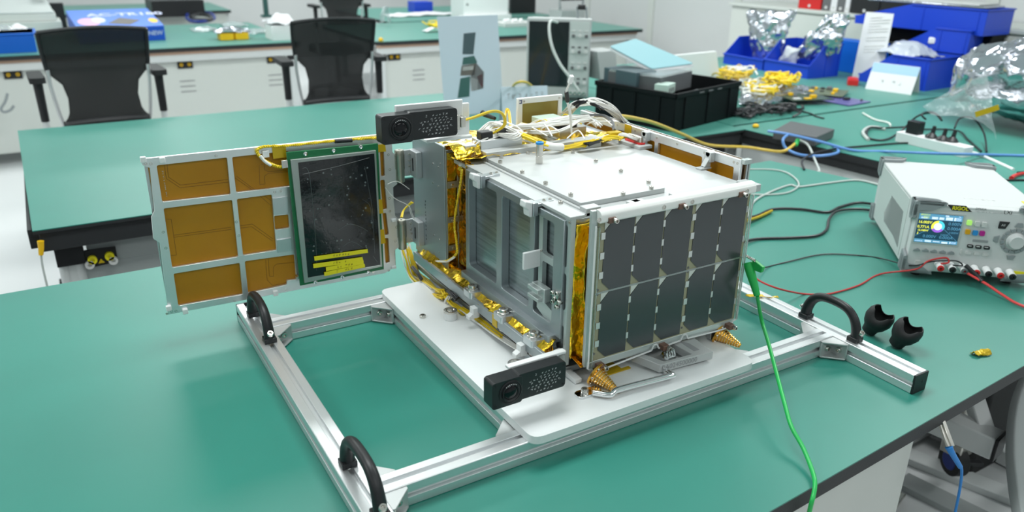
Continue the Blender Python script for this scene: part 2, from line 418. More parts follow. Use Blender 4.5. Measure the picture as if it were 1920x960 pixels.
T1 = bench('workbench', 'near green-topped workbench carrying the satellite and its frame', [(-1900, -146), (1119, 36), (2060, 92), (1984, 1005), (1898, 1407), (-1900, 1407)])
MB().box((-1800, 70, FLOOR+95), (842, 92, -40)).build('modesty_panel', cab_white, T1, bevel=2)
MB().box((822, 92, FLOOR+95), (842, 1330, -40)).build('side_panel', cab_white, T1, bevel=2)
for x in (-1700, 842, 1980):
    l = MB().box((x-30, 130, FLOOR+40), (x+30, 190, -30)).build('leg', leg_white, T1, bevel=3)
    MB().box((x-35, 40, FLOOR+8), (x+35, 1340, FLOOR+60)).build('foot_rail', leg_white, T1, bevel=4)
MB().box((-1850, 1340, -85), (1880, 1380, -32)).build('apron', leg_white, T1, bevel=2)
MB().box((842, 560, FLOOR+10), (1980, 620, FLOOR+60)).build('cross_rail', leg_white, T1, bevel=3)

T2 = bench('workbench', 'middle green-topped workbench with the oscilloscope and black crate on it', [(-575, 1850), (2224, 1850), (2224, 3262), (-602, 3262)], thick=12)
MB().box((-562, 1858, -70), (2210, 1900, -12)).build('black_rim', edge_black, T2, bevel=2)
MB().box((-590, 1900, -70), (-560, 3240, -12)).build('black_rim', edge_black, T2, bevel=2)
MB().box((-452, 1915, -150), (2100, 1950, -70)).build('apron', cab_grey, T2, bevel=2)
MB().box((-466, 1916, FLOOR+90), (-150, 1926, -150)).build('socket_panel', cab_grey, T2, bevel=1)
MB().box((-400, 1960, FLOOR+90), (2100, 1980, -150)).build('modesty_panel', cab_grey, T2, bevel=2)
for x in (-498, 2130):
    for y in (1925, 3180):
        l = MB()
        l.box((x-30, y-12, FLOOR+40), (x+30, y+12, -70))
        for dx in (-20, 20): l.cyl((x+dx, y, FLOOR+40), (x+dx, y, -70), 16, n=14)
        l = l.build('leg', leg_white, T2, bevel=2)
        MB().box((x-38, y-24, -140), (x+38, y+24, -70)).build('leg_cap', black_pl, l, bevel=2)
    MB().box((x-35, 1900, FLOOR+8), (x+35, 3220, FLOOR+60)).build('foot_rail', leg_white, T2, bevel=4)
    for y in (1930, 2560, 3190):
        MB().cyl((x-52, y, FLOOR+30), (x-52, y, FLOOR+62), 22, n=14).box((x-75, y-24, FLOOR+55), (x-35, y+24, FLOOR+98)).build('levelling_foot', black_pl, T2, bevel=2)
sp = MB().prism([ay(u, v, 1912) for u, v in ((157, 469), (216, 461), (221, 489), (163, 502))], (0, -8, 0)).build('socket_plate', black_pl, T2, bevel=1)
for (u, v), mm, nm in (((173, 486), yellow_label, 'banana_jack'), ((205, 479), yellow_label, 'banana_jack'), ((168, 495), key_light, 'grounding_plug'), ((212, 487), key_light, 'grounding_plug')):
    p = ay(u, v, 1903); MB().lathe(p, (0, -1, 0), [(13, 0), (13, 12), (6, 12), (6, 5), (0, 5)], 16).build(nm, mm, sp)
p = ay(190, 490, 1903); MB().prism([p+V((-9, 0, -5)), p+V((9, 0, -5)), p+V((0, 0, 9))], (0, -1.5, 0)).build('warning_triangle', yel_wire, sp)

T5 = bench('workbench', 'right-hand green-topped workbench under the power strip and network switch', [(2217, 1916), (2236, 1700), (2279, 1218), (2390, 120), (4300, 120), (4300, 1916)])
MB().box((2300, 1870, -140), (4280, 1900, -30)).build('apron', edge_black, T5)
MB().prism([(2240, 1890, -72), (2250, 1700, -72), (2293, 1218, -72), (2405, 140, -72), (2430, 140, -72), (2310, 1218, -72), (2270, 1890, -72)], (0, 0, 42)).build('side_apron', edge_black, T5)
MB().prism([(2262, 1890, -260), (2272, 1700, -260), (2315, 1218, -260), (2427, 140, -260), (2450, 140, -260), (2335, 1218, -260), (2292, 1890, -260)], (0, 0, 188)).build('rail', leg_white, T5)
for x, y in ((2330, 1830), (2470, 200), (4230, 1830), (4230, 200)):
    MB().box((x-30, y-30, FLOOR), (x+30, y+30, -30)).build('leg', leg_white, T5, bevel=3)
# cable tray standing in the gap between the benches
tt = thing('cable_tray', 'grey sheet-metal cable tray in the gap between the near and right-hand benches', 'cable tray', (2120, 1250, -120))
MB().prism([(1925, 1407, -190), (2012, 1005, -190), (2120, 120, -190), (2380, 120, -190), (2262, 1218, -190), (2225, 1700, -190), (1925, 1700, -190)], (0, 0, 4)).build('tray', leg_white, tt)
for i, (x, y) in enumerate(((1990, 1500), (2080, 1560), (2140, 1440), (2060, 1340))):
    MB().box((x-28, y-22, -186), (x+28, y+22, -150)).build('socket_block', black_pl, tt, bevel=2)

T4 = bench('workbench', 'green-topped workbench beside the wall carrying the blue bins', [(2232, 1936), (4610, 1936), (4610, 3700), (2232, 3700)])
for x, y in ((2300, 2010), (2300, 3630), (4530, 2010), (4530, 3630)):
    MB().box((x-30, y-30, FLOOR), (x+30, y+30, -30)).build('leg', leg_white, T4, bevel=3)
MB().box((2260, 1950, -110), (4270, 1980, -30)).build('apron', edge_black, T4)

T3 = bench('workbench', 'back-row green-topped workbench behind the left office chair, with the blue box', [(-3200, 5760), (1350, 5800), (1350, 7500), (-3200, 7500)])
panel_front(T3, -3180, 1340, 5800, sockets=(-640, 480, 1150), vents=(480, 1150, -1200))
T6 = bench('workbench', 'back-row green-topped workbench running right to the wall panels', [(1905, 5580), (1950, 5540), (4640, 5500), (4640, 6950), (1905, 6950)])
panel_front(T6, 1915, 4620, 5545, sockets=(2080, 3600), vents=(2300, 3700))
T7 = bench('workbench', 'farthest green-topped workbench at the top left of the photo', [(-3200, 8950), (1500, 8950), (1500, 10200), (-3200, 10200)])
T8 = bench('workbench', 'farthest green-topped workbench behind the right back-row bench', [(2620, 7020), (4640, 7020), (4640, 8700), (2620, 8700)])
for t_, xa, xb, ya, yb_ in ((T7, -3150, 1450, 8970, 10150), (T8, 2680, 4590, 7040, 8650)):
    MB().box((xa, ya, -170), (xb, ya+20, -30)).build('apron', cab_white, t_)
    MB().box((xa+300, ya+40, FLOOR+80), (xb-300, ya+60, -170)).build('modesty_panel', cab_grey, t_)
    for x in (xa, (xa+xb)/2, xb):
        for y in (ya+60, yb_): MB().box((x-30, y-30, FLOOR), (x+30, y+30, -30)).build('leg', leg_white, t_)

# low cupboard along the right wall behind the blue bins
cb = thing('cupboard', 'long white wall cupboard behind the blue bins with binders on top', 'cupboard', (4900, 2600, FLOOR))
MB().box((4660, 900, FLOOR), (5185, 4380, 300)).build('carcass', cab_white, cb, bevel=4)
MB().box((4635, 880, 300), (5185, 4400, 326)).build('top', cab_white, cb, bevel=5)
for y in (1000, 1800, 2600, 3400):
    d = MB().box((4648, y, FLOOR+60), (4660, y+780, 285)).build('door', cab_white, cb, bevel=3)
    MB().box((4637, y+740, -330), (4648, y+752, -180)).build('handle', alu_dark, d, bevel=2)

# ================================================================== MOUNTING FRAME of slotted aluminium profile
FR = thing('mounting_frame', 'silver slotted aluminium frame with a white plastic plate, under the satellite', 'frame', (330, 585, 0))
H = 40.0
def beam(p, q, name='beam'):
    # 40 mm profile with one slot on each of its four sides; p,q are the axis ends at mid height
    p, q = V(p), V(q); d = (q-p).normalized(); a = V((0, 0, 1)).cross(d); u = V((0, 0, 1)); L = (q-p).length
    # walk clockwise: each quarter gives lip-top, corner, lip-side, slot floor
    poly = []
    for r in range(4):
        t = -math.pi/2*r; c_, s_ = math.cos(t), math.sin(t)
        for x, y in ((4.4, 12.5), (4.4, 20), (18.8, 20), (20, 18.8), (20, 4.4), (12.5, 4.4)):
            poly.append((x*c_-y*s_, x*s_+y*c_))
    P = [p+a*x+u*y for x, y in poly]
    return MB().prism(P, d*L).build(name, alu, FR, bevel=0.5, seg=1)
z0 = 20
beam((-184, -60, z0), (-184, 1000, z0))
beam((836, 85.5, z0), (836, 1000, z0))
beam((106, 305, z0), (106, 860, z0)); beam((560, 305, z0), (560, 860, z0))
beam((-163.5, 285, z0), (815.5, 285, z0)); beam((-163.5, 880, z0), (815.5, 880, z0))
# black end cap of the front-right end and its twins
for x, y, dy in ((836, 85, -1), (-184, -60, -1), (836, 1000, 1), (-184, 1000, 1)):
    MB().box((x-20.2, min(y, y+dy*4), 0), (x+20.2, max(y, y+dy*4), 40.2)).cyl((x+6, y+dy*3, 22), (x+6, y+dy*4.6, 22), 3, n=10).build('end_cap', black_pl, FR, bevel=1.2)
def corner_bracket(x, y, sx, sy):
    # cast angle between two beams: two side cheeks, two feet, open hypotenuse with two screws
    k = MB(); f = lambda a, b_, z: (x+sx*a, y+sy*b_, z); L = 38
    for z in (2.0, 34.5):
        k.prism([f(0, 0, z), f(L, 0, z), f(L, 5, z), f(5, L, z), f(0, L, z)], (0, 0, 3.2))
    k.prism([f(0, 0, 2), f(L, 0, 2), f(L, 4, 2), f(0, 4, 2)], (0, 0, 35)); k.prism([f(0, 0, 2), f(4, 0, 2), f(4, L, 2), f(0, L, 2)], (0, 0, 35))
    o = k.build('corner_bracket', die, FR, bevel=0.8, seg=1)
    s = MB(); s.screw(f(21, 4, 19), (0, sy, 0), 6, 6); s.screw(f(4, 21, 19), (sx, 0, 0), 6, 6); s.build('screw', steel, o)
for x, y, sx, sy in ((-164, 860, 1, -1), (86, 860, -1, -1), (-164, 305, 1, 1), (86, 305, -1, 1), (816, 265, -1, -1), (816, 305, -1, 1),
                     (-164, 265, 1, -1), (-164, 900, 1, 1), (816, 860, -1, -1), (816, 900, -1, 1), (580, 305, 1, 1), (580, 860, 1, -1)):
    corner_bracket(x, y, sx, sy)
def handle(x, ya, yb):
    # black grip handle standing on the beam, screw recesses at both feet
    pts = [(x, ya+(yb-ya)*f, z) for f, z in ((0, 40), (0.0, 60), (0.08, 84), (0.24, 99), (0.5, 103), (0.76, 99), (0.92, 84), (1.0, 60), (1.0, 40))]
    k = MB(); k.tube(pts, lambda s: 12.5-2.5*math.sin(math.pi*s), 16, sub=8, flat=0.85)
    for y in (ya, yb): k.box((x-12, y-11, 40), (x+12, y+11, 50))
    o = k.build('handle', black_pl, FR, bevel=2)
    s = MB()
    for y, d in ((ya, 1), (yb, -1)):
        dd = d if ya > yb else -d
        s.screw((x, y+dd*10.5, 60), (0, dd*0.55, 0.8), 6, 6)
    s.build('screw', steel, o)
handle(-184, 352, 222); handle(-184, 930, 800); handle(836, 352, 230)
# white plate lying on the frame
PL = MB().prism(rpoly([(82, 250, 40), (576, 250, 40), (576, 893, 40), (82, 893, 40)], 22, 6), (0, 0, 15)).build('support_plate', white_hdpe, FR, bevel=3.5, seg=3)
s = MB(); s.screw((109, 722, 55), (0, 0, 1), 6.5, 6); s.screw((109, 420, 55), (0, 0, 1), 6.5, 1); s.build('screw', steel, FR)
# steel posts that carry the satellite
for x, y, h in ((157, 690, 17), (163, 440, 17), (540, 690, 17), (540, 440, 17)):
    p = MB().cyl((x, y, 55), (x, y, 55+h), 14, n=24).build('support_post', white_pl, FR, bevel=0.8)
    MB().lathe((x, y, 55+h), (0, 0, 1), [(14.3, -2), (14.3, 2), (9, 3), (6, 1.5), (5, 6), (0, 6)], 24).build('post_cap', steel, p)

# ================================================================== SATELLITE
SAT = thing('satellite', 'box-shaped small satellite with dark solar cells, gold foil and two open wings', 'satellite', (425, 600, 55))
def lx(x): return lambda u, v: ax(u, v, x)
def X(x, y, z): return V((x, y, z))

# --- left pocketed side plate and body core
XL = 219
def LP(y, z): return (XL, y, z)
yb, zt, zb = 738, 352, 132
holes = []
for u0, u1 in ((879, 931), (941, 994), (1003, 1040)):
    a = ax(u0, 400, XL).y; c_ = ax(u1, 400, XL).y
    y1_, y0_ = a, c_
    holes.append(rpoly([(XL, y0_, 150), (XL, y1_, 150), (XL, y1_, 338), (XL, y0_, 338)], 7))
core = MB().box((238, 382, 92), (628, 738, 352))
core.build('body_core', alu2, SAT, bevel=1)
MB().prism([(XL, 385, zb), (XL, yb, zb), (XL, yb, zt), (XL, 385, zt)], (17, 0, 0), holes=holes).build('side_plate', grey_alu, SAT, bevel=0.8, seg=1)
# machining marks on the pocket floors, their reflected stripes painted as darker grey streaks
brushed = mat('machined_reflection_streaks', (0.40, 0.44, 0.46), 0.30, 0.85, var=(26, (0.27, 0.30, 0.31), 0.42, 0.66, (1, 0.25, 6)))
MB().box((236.2, 386, 134), (238.2, 736, 350)).build('pocket_floor', brushed, SAT)
# foot flange with its three bolted lugs
fl = MB().prism(rpoly([(206, 400, 118), (206, 738, 118), (240, 738, 118), (240, 400, 118)], 4), (0, 0, 16)).build('foot_flange', grey_alu, SAT, bevel=1.5)
for u, v in ((886, 527), (944, 570), (1001, 612)):
    p = ax(u, v, 196)
    l = MB().prism(rpoly([(182, p.y-16, 108), (182, p.y+16, 108), (222, p.y+22, 108), (222, p.y-22, 108)], 5), (0, 0, 14)).build('mounting_lug', alu2, SAT, bevel=1.5)
    MB().lathe((196, p.y, 122), (0, 0, 1), [(12, 0), (12, 3), (10, 4), (9, 4), (9, 9), (7, 10), (4, 10), (3.5, 6), (0, 6)], 18).build('bolt', steel, l)
    MB().cyl((196, p.y, 86), (196, p.y, 108), 8, n=18).build('spacer', steel, l)
# --- outer lower rail with gold foil tucked above it
RX = 186
def rl(u, v): return ax(u, v, RX)
ra = rl(775, 474); rb = rl(1019, 650)
ztop = (rl(988, 638).z+rl(860, 540).z)/2; 
yR0, yR1 = rb.y, rl(775, 480).y
zr1 = rl(930, 594).z; zr0 = zr1-22
MB().box((RX, yR0, zr0), (RX+7, yR1, zr1)).build('lower_rail', grey_alu, SAT, bevel=1)
MB().box((RX-1, rl(928, 600).y-9, zr0-0.5), (RX, rl(928, 600).y+9, zr1+0.5)).build('tape', kap, SAT)
MB().box((200, 384, 60), (640, 990, 72)).build('base_plate', grey_alu, SAT, bevel=1.5)
g = crumple(lambda a, b_: V((188+28*b_, yR0+8+(yR1-yR0-16)*a, zr1-6+ (22*b_) + 4*math.sin(a*23))), 5, 0.045, 3)
MB().grid(g, 110, 6).build('foil_blanket', foil, SAT, solid=0.6)
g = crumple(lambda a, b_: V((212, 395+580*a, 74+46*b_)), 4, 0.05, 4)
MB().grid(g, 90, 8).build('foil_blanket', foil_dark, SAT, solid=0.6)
for x in (0,):
    for u, v in ((885, 590), (970, 655), (880, 585)):
        pass

# --- corner bracket frame (front left)
BX = 224
def bl(u, v): return ax(u, v, BX)
outer = [bl(1012, 382), bl(1072, 413), bl(1058, 686), bl(1021, 660), bl(1022, 598), bl(1006, 575), bl(1009, 520)]
w1 = rpoly([bl(1019, 398), bl(1065, 423), bl(1062, 503), bl(1017, 474)], 6)
w2 = rpoly([bl(1017, 488), bl(1062, 515), bl(1060, 580), bl(1040, 590), bl(1015, 560)], 5)
w3 = rpoly([bl(1036, 598), bl(1057, 612), bl(1055, 668), bl(1035, 652)], 4)
MB().prism(outer, (9, 0, 0), holes=[w1, w2, w3]).build('corner_frame', frame_mint, SAT, bevel=1, seg=1)
bz = bl(1072, 413)
tcap = MB().box((222, bz.y+1, bz.z-1), (252, bl(1012, 382).y, bz.z+5)).build('frame_top_strip', alu_top, SAT, bevel=1)
s = MB()
for u, v in ((1015, 387), (1069, 417), (1023, 655), (1056, 680), (1043, 594), (1016, 470)): s.screw(bl(u, v), (-1, 0, 0), 2.6, 2)
s.build('screw', steel, SAT)
# latch block and bolts on the bracket frame
c0 = bl(1020, 545)
lb = MB()
lb.box((BX-14, c0.y-22, c0.z-13), (BX, c0.y+20, c0.z+13))
lb.box((BX-24, c0.y-16, c0.z+4), (BX-12, c0.y+18, c0.z+12)).box((BX-24, c0.y-16, c0.z-12), (BX-12, c0.y+18, c0.z-5))
lb = lb.build('latch_block', frame_mint, SAT, bevel=1.2)
s = MB()
c1 = bl(1052, 560)
for dy, dz in ((0, 12), (6, 0), (-6, -2), (0, -14), (14, 8), (12, -8)):
    s.screw((BX-6, c1.y+dy, c1.z+dz), (-1, 0, 0), 4, 6)
s.bar((BX-6, c1.y-4, c1.z+16), (BX-6, c1.y+4, c1.z-16), 6, 8, up=(1, 0, 0)).bar((BX-6, c1.y+14, c1.z+6), (BX-6, c1.y-8, c1.z-6), 6, 8, up=(1, 0, 0))
s.build('bolt', steel, SAT)
# white tab sticking out to the left
p = bl(1012, 476); MB().box((BX-34, p.y-2, p.z-24), (BX+2, p.y+4, p.z+8)).build('stop_tab', white_pl, SAT, bevel=1.5)

# --- top plates
MB().prism(rpoly([(224, 384, 350), (630, 384, 350), (630, 800, 350), (224, 800, 350)], 3), (0, 0, 8)).build('top_plate', alu_top, SAT, bevel=0.8, seg=1)
rp = MB().prism(rpoly([(270, 412, 358), (458, 412, 358), (462, 742, 358), (270, 742, 358)], 4), (0, 0, 9)).build('raised_plate', alu_top, SAT, bevel=1.6)
s = MB()
for u, v in ((940, 297), (938, 306), (990, 289), (979, 325), (1023, 346), (1070, 368), (1074, 288), (1117, 304), (1164, 323), (1216, 344), (1221, 355), (1168, 366)):
    p = az(u, v, 367); s.screw(p, (0, 0, 1), 4.2, 6)
s.build('screw', steel, rp)
p = az(1011, 306, 367)
pin = MB().cyl(p, p+V((0, 0, 40)), 7.2, n=20).cyl(p+V((0, 0, 14)), p+V((0, 0, 15)), 7.8, n=20).build('fitting', steel, SAT, bevel=0.4)
MB().lathe(p+V((0, 0, 40)), (0, 0, 1), [(8, -1), (8, 3), (5, 4), (4, 2), (0, 2)], 20).build('blue_collar', key_blue, pin)
s = MB(); 
for u, v in ((1051, 383),): s.screw(az(u, v, 360), (0, 0, 1), 4.2, 6)
s.build('screw', steel, SAT)
k = MB()       # stepped ledge along the left edge of the top
k.box((236, 402, 350), (262, 745, 357)); k.box((262, 402, 357), (268, 745, 361)); k.build('edge_rail', alu_top, SAT, bevel=0.8, seg=1)
# two white catches on thin arms along the left top edge
for u, v, u2, v2 in ((888, 318, 935, 311), (985, 361, 1030, 357)):
    a = ax(u, v, 196); bq = V((248, a.y, 361))
    a = V((196, a.y, 356))
    m_ = MB(); m_.prism([(a.x+14, a.y-10, 353), (a.x+14, a.y+10, 353), (246, a.y+5, 357), (246, a.y-14, 357)], (0, 0, 6)); m_.box((206, a.y-11, 338), (216, a.y+11, 362)); m_.box((220, a.y-14, 343), (240, a.y+4, 350))
    arm = m_.build('catch_arm', alu2, SAT, bevel=1)
    MB().prism([(206, a.y-9, 336), (206, a.y-9, 363), (192, a.y-9, 367), (190, a.y-9, 356), (198, a.y-9, 350), (199, a.y-9, 338)], (0, 19, 0)).build('catch', white_pl, arm, bevel=2)
    sc = MB(); sc.screw((232, a.y-4, 361), (0, 0, 1), 3.4, 3); sc.screw((244, a.y-4, 361), (0, 0, 1), 3.4, 3); sc.build('screw', steel, arm)
# two triangular brackets reaching to the folded right wing
for u, v in ((1196, 277), (1312, 318)):
    p = az(u, v, 358); y = p.y; b0 = p.x
    m_ = MB(); m_.box((b0-4, y-8, 358), (b0+24, y+8, 362)); m_.box((640, y-9, 372), (652, y+9, 392))
    m_.prism([(b0+6, y-5, 362), (646, y-5, 386), (646, y-5, 380), (b0+24, y-5, 362)], (0, 3, 0)); m_.prism([(b0+6, y+3, 362), (646, y+3, 386), (646, y+3, 380), (b0+24, y+3, 362)], (0, 3, 0))
    m_.bar((b0+8, y, 363), (646, y, 386), 12, 3)
    br = m_.build('wing_bracket', alu_top, SAT, bevel=1)
    MB().cyl((640, y, 388), (656, y, 388), 6.5, n=14).build('bumper', white_pl, br, bevel=1)
# connector with a red gasket
p = az(1191, 272, 358); c_ = MB().box((p.x-22, p.y-42, 358), (p.x+14, p.y+34, 366)).build('connector_base', alu_top, SAT, bevel=1.5)
MB().prism(rpoly([(p.x-13, p.y-32, 366), (p.x+5, p.y-32, 366), (p.x+5, p.y+26, 366), (p.x-13, p.y+26, 366)], 8), (0, 0, 3)).build('gasket', red_pl, c_)
MB().prism(rpoly([(p.x-9, p.y-27, 369), (p.x+1, p.y-27, 369), (p.x+1, p.y+21, 369), (p.x-9, p.y+21, 369)], 5), (0, 0, 12)).build('connector', steel, c_, bevel=0.6)
# small raised blocks behind the front tube
for u, v in ((1160, 365), (1165, 372), (1280, 372), (1385, 340)):
    p = az(u, v, 360); MB().box((p.x-10, 352, 350), (p.x+14, 392, 364)).build('top_block', alu_top, SAT, bevel=1)
MB().box((262, 384, 352), (292, 404, 366)).build('top_block', alu_top, SAT, bevel=1)

# --- gold foil around the front gap
def foil_box(x0, x1, y, z0_, z1_):
    return crumple(lambda a, b_: V((x0+(x1-x0)*a, y - 4*math.sin(math.pi*a), z0_+(z1_-z0_)*b_)), 4.5, 0.03, 5)
MB().grid(foil_box(234, 616, 376, 92, 346), 70, 60).build('front_foil', foil, SAT, solid=0.5)
g = crumple(lambda a, b_: V((250+6*math.sin(b_*7), 356+22*a, 96+246*b_)), 5, 0.03, 9)
MB().grid(g, 10, 70).build('foil_flap', foil, SAT, solid=0.5)
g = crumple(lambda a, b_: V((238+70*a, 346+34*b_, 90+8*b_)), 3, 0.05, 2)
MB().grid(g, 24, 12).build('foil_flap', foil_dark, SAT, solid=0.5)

# --- front solar panel
PY = 344
FP = MB()
win = []
FP.prism([(245, PY+1, 88), (604, PY+1, 88), (604, PY+1, 376), (245, PY+1, 376)], (0, 7, 0))
FPo = FP.build('front_solar_panel', frame_mint, SAT, bevel=1)
MB().box((257, PY-1.5, 96), (604, PY+1, 362)).build('substrate', pcb_tan, FPo, bevel=0.4, seg=1)
xs = [(270, 332), (334.5, 396.5), (399, 461), (469.5, 531.5), (534, 596)]
zs = [(101, 226.5), (230.5, 356)]
cut = 17
for zz0, zz1 in zs:
    for xx0, xx1 in xs:
        MB().prism([(xx0+cut, PY-1.8, zz0), (xx1, PY-1.8, zz0), (xx1, PY-1.8, zz1), (xx0+cut, PY-1.8, zz1), (xx0, PY-1.8, zz1-cut), (xx0, PY-1.8, zz0+cut)], (0, -0.9, 0)).build('solar_cell', cell, FPo)
        MB().prism([(xx0, PY-1.7, zz1), (xx0, PY-1.7, zz1-cut+1.5), (xx0+cut-1.5, PY-1.7, zz1)], (0, -0.7, 0)).build('cell_corner', tri_white, FPo)
tabs = MB()
for zz0, zz1 in zs:
    for i, (xx0, xx1) in enumerate(xs):
        wid = 7 if i in (0, 3) else 3.4
        for f in (0.24, 0.52, 0.80) : tabs.box((xx0-wid, PY-3.2, zz0+(zz1-zz0)*f-6), (xx0+1.2, PY-2.4, zz0+(zz1-zz0)*f+6))
    tabs.box((596.5, PY-3.2, zz0+30), (600, PY-2.4, zz0+42)).box((596.5, PY-3.2, zz0+88), (600, PY-2.4, zz0+100))
tabs.build('contact_tab', silver_tab, FPo)
k = MB()
for x in (263, 466): 
    for z in (112, 226, 234): k.lathe((x, PY-1.5, z), (0, -1, 0), [(2.4, 0), (2.4, 0.6), (0, 0.6)], 10)
k.build('solder_hole', key_dark, FPo)
MB().box((257, PY-3, 227.4), (604, PY-2, 228.3)).box((257, PY-3, 229.2), (604, PY-2, 230)).build('bus_line', alu2, FPo)
# white tube across the top
tb = MB(); tb.prism(rpoly([(0, PY-13, 357), (0, PY-13, 371), (0, PY-6, 378), (0, PY+6, 378), (0, PY+6, 357)], 5, 5), (350, 0, 0))
for i in range(len(tb.v)): tb.v[i] = tb.v[i]+V((254, 0, 0))
tbo = tb.build('top_tube', white_tube, FPo, bevel=1.0)
k = MB()
for u, v in ((1124, 405), (1246, 381), (1299, 371), (1402, 349)):
    p = ay(u, v, PY-13); k.lathe((p.x, PY-13, 365), (0, -1, 0), [(4.2, 0), (4.2, 1), (3, 1), (2.6, 0.3), (0, 0.3)], 14)
k.build('rivet', steel, FPo)
for u, v, side in ((1155, 407, 1), (1286, 379, 1), (1398, 356, 1), (1136, 681, 0), (1255, 644, 0), (1378, 608, 0)):
    p = ay(u, v, PY-16)
    z = 361 if side else 88
    sp_ = MB().box((p.x-13, PY-16, z-5), (p.x+1, PY+1, z+5)).build('spacer', brown, FPo, bevel=1)
    MB().screw((p.x-2, PY-15, z), (0, -1, 0), 4.6, 8).build('screw', steel, sp_)
# clear cover strip with a notched lower edge (rim shows as a pale line)
rim = MB()
pts = [(249, 352), (249, 88), (258, 84), (262, 78), (280, 78), (392, 86), (396, 96), (404, 96), (409, 86), (462, 88), (467, 98), (475, 98), (480, 88), (560, 84), (590, 84), (596, 96), (606, 98), (607, 352)]
P2 = [V((x, PY-6, z)) for x, z in pts]
for i in range(len(P2)-1): rim.bar(P2[i], P2[i+1], 2.4, 2.0, up=(0, 1, 0))
rim.build('cover_rim', white_pl, FPo)
MB().box((250, PY-8, 84), (257, PY-4, 350)).box((602, PY-8, 98), (607, PY-4, 350)).build('clear_edge', glassy, FPo, bevel=0.5, seg=1)
MB().box((250, PY-2, 84), (604, PY+2, 98)).build('lower_strip', frame_mint, FPo, bevel=1)
# clipped-on boss row behind the bottom edge
s = MB()
for x in (262, 330, 420): s.screw((x, PY+4, 88), (0, -0.3, -1), 4, 5)
s.build('screw', steel, FPo)

# --- gold stepped cones under the panel
def cone(px, py, pz, d, name):
    k = MB(); k.lathe((px, py, pz), d, [(22, 0), (22, 4), (14, 4), (14, 0.5)], 28)
    o = k.build(name, gold_cone, SAT, bevel=0.5)
    pr = [(16, 4)]; n = 9
    for i in range(n):
        r = 16-(16-5)*i/n; h = 4+44*i/n; pr += [(r, h), (r-0.4, h+3.4), (r-1.2, h+3.6), (r-1.2, h+4.8)]
    pr += [(4, 50), (0, 50)]
    MB().lathe((px, py, pz), d, pr, 28).build('stepped_cone', gold_cone, o)
    q = MB()
    for i in range(n): h = 4+44*i/n; r = 16-(16-5)*i/n; q.lathe((px, py, pz), d, [(r, h+1.6), (r+0.5, h+2.0), (r+0.5, h+3.0), (r-.2, h+3.4)], 28)
    q.build('cone_rim', gold_ring, o)
    s_ = MB(); dd = V(d).normalized(); a = dd.orthogonal().normalized(); b_ = dd.cross(a)
    for i in range(6):
        t = i*math.pi/3; s_.screw(V((px, py, pz))+dd*4+(a*math.cos(t)+b_*math.sin(t))*18.5, dd, 2.4, 2.4)
    s_.build('screw', steel, o)
cone(263, 336, 76, (0.34, -0.90, -0.35), 'cone_foot')
cone(574, 352, 70, (0.40, -0.90, -0.30), 'cone_foot')
# sloped white block joining the cones to the body, tilted tray with pencilled marks
MB().prism([(232, 350, 56), (232, 470, 56), (232, 470, 70), (232, 350, 64)], (14, 0, 0)).build('cone_bracket', white_pl, SAT, bevel=1)
MB().box((556, 352, 58), (590, 366, 92)).build('cone_bracket', alu2, SAT, bevel=1)
A = az(1238, 700, 57); 
tr = [az(1237, 690, 70), az(1337, 664, 70)]
q0, q1 = V((tr[0].x, tr[0].y, 62)), V((tr[1].x, tr[1].y, 62)); dx_ = (q1-q0).normalized(); dn = V((-dx_.y, dx_.x, 0))
Lq = (q1-q0).length
prof = lambda a: [(0, 10), (Lq*0.0, 10)]
top = [q0+V((0, 0, 14)), q1+V((0, 0, 14)), q1+dn*78+dx_*-8+V((0, 0, 22)), q0+dn*96-dx_*52+V((0, 0, 22))]
hole = [q0+dx_*14+dn*8+V((0, 0, 14.6)), q0+dx_*(Lq-44)+dn*8+V((0, 0, 14.6)), q0+dx_*(Lq-60)+dn*68+V((0, 0, 20)), q0+dx_*-26+dn*68+V((0, 0, 20))]
tray = MB().prism(top, (0, 0, -16), holes=[hole]).build('alignment_tray', alu_top, SAT, bevel=1.2)
MB().prism([q0+dx_*(Lq-34)+dn*14+V((0, 0, 15.4)), q0+dx_*(Lq-22)+dn*14+V((0, 0, 15.4)), q0+dx_*(Lq-30)+dn*56+V((0, 0, 18.6)), q0+dx_*(Lq-42)+dn*56+V((0, 0, 18.6))], (0, 0, 0.6)).build('grey_strip', key_grey, tray)
text_mb('0A024500000', q0+dn*-0.6+dx_*5+V((0, 0, 2)), dx_, (0, 0, 1), 14, space=1.0).build('pencil_marks', key_grey, tray)
k = MB(); c = q0+dx_*45+dn*34+V((0, 0, 2))
k.lathe(c, (0, 0, 1), [(13, 0), (15, 3), (13, 7), (10, 7), (9, 4)], 18)
for i in range(4): k.tube([c+V((-10+6*i, -8, 5)), c+V((-6+6*i, 2, 13)), c+V((-2+6*i, 10, 6))], 2.2, 8)
k.build('coiled_spring', chrome, tray)
# chrome bar handle lying on the plate in front
k = MB(); h0 = az(1112, 738, 60); h1 = az(1160, 734, 62); h2 = az(1262, 706, 62); h3 = az(1275, 690, 60)
k.tube([V((h0.x, h0.y, 62)), V((h1.x-20, h1.y-2, 63)), V((h1.x, h1.y, 66)), V((h2.x-14, h2.y, 66)), V((h2.x, h2.y+6, 64)), V((h2.x+2, h2.y+50, 62))], 5.6, 14)
o = k.build('chrome_handle', chrome, FR)
b0 = az(1098, 739, 55)
MB().prism(rpoly([(b0.x-20, b0.y-11, 55), (b0.x+30, b0.y-11, 55), (b0.x+30, b0.y+11, 55), (b0.x-20, b0.y+11, 55)], 10, 5), (0, 0, 4)).build('tab', chrome, o, bevel=1)
MB().screw((b0.x-2, b0.y, 59), (0, 0, 1), 7, 8).build('screw', steel, o)
MB().box((300, 345, 56), (352, 352, 58)).box((292, 346, 56), (336, 420, 57.4)).build('foil_tape', kap, SAT)

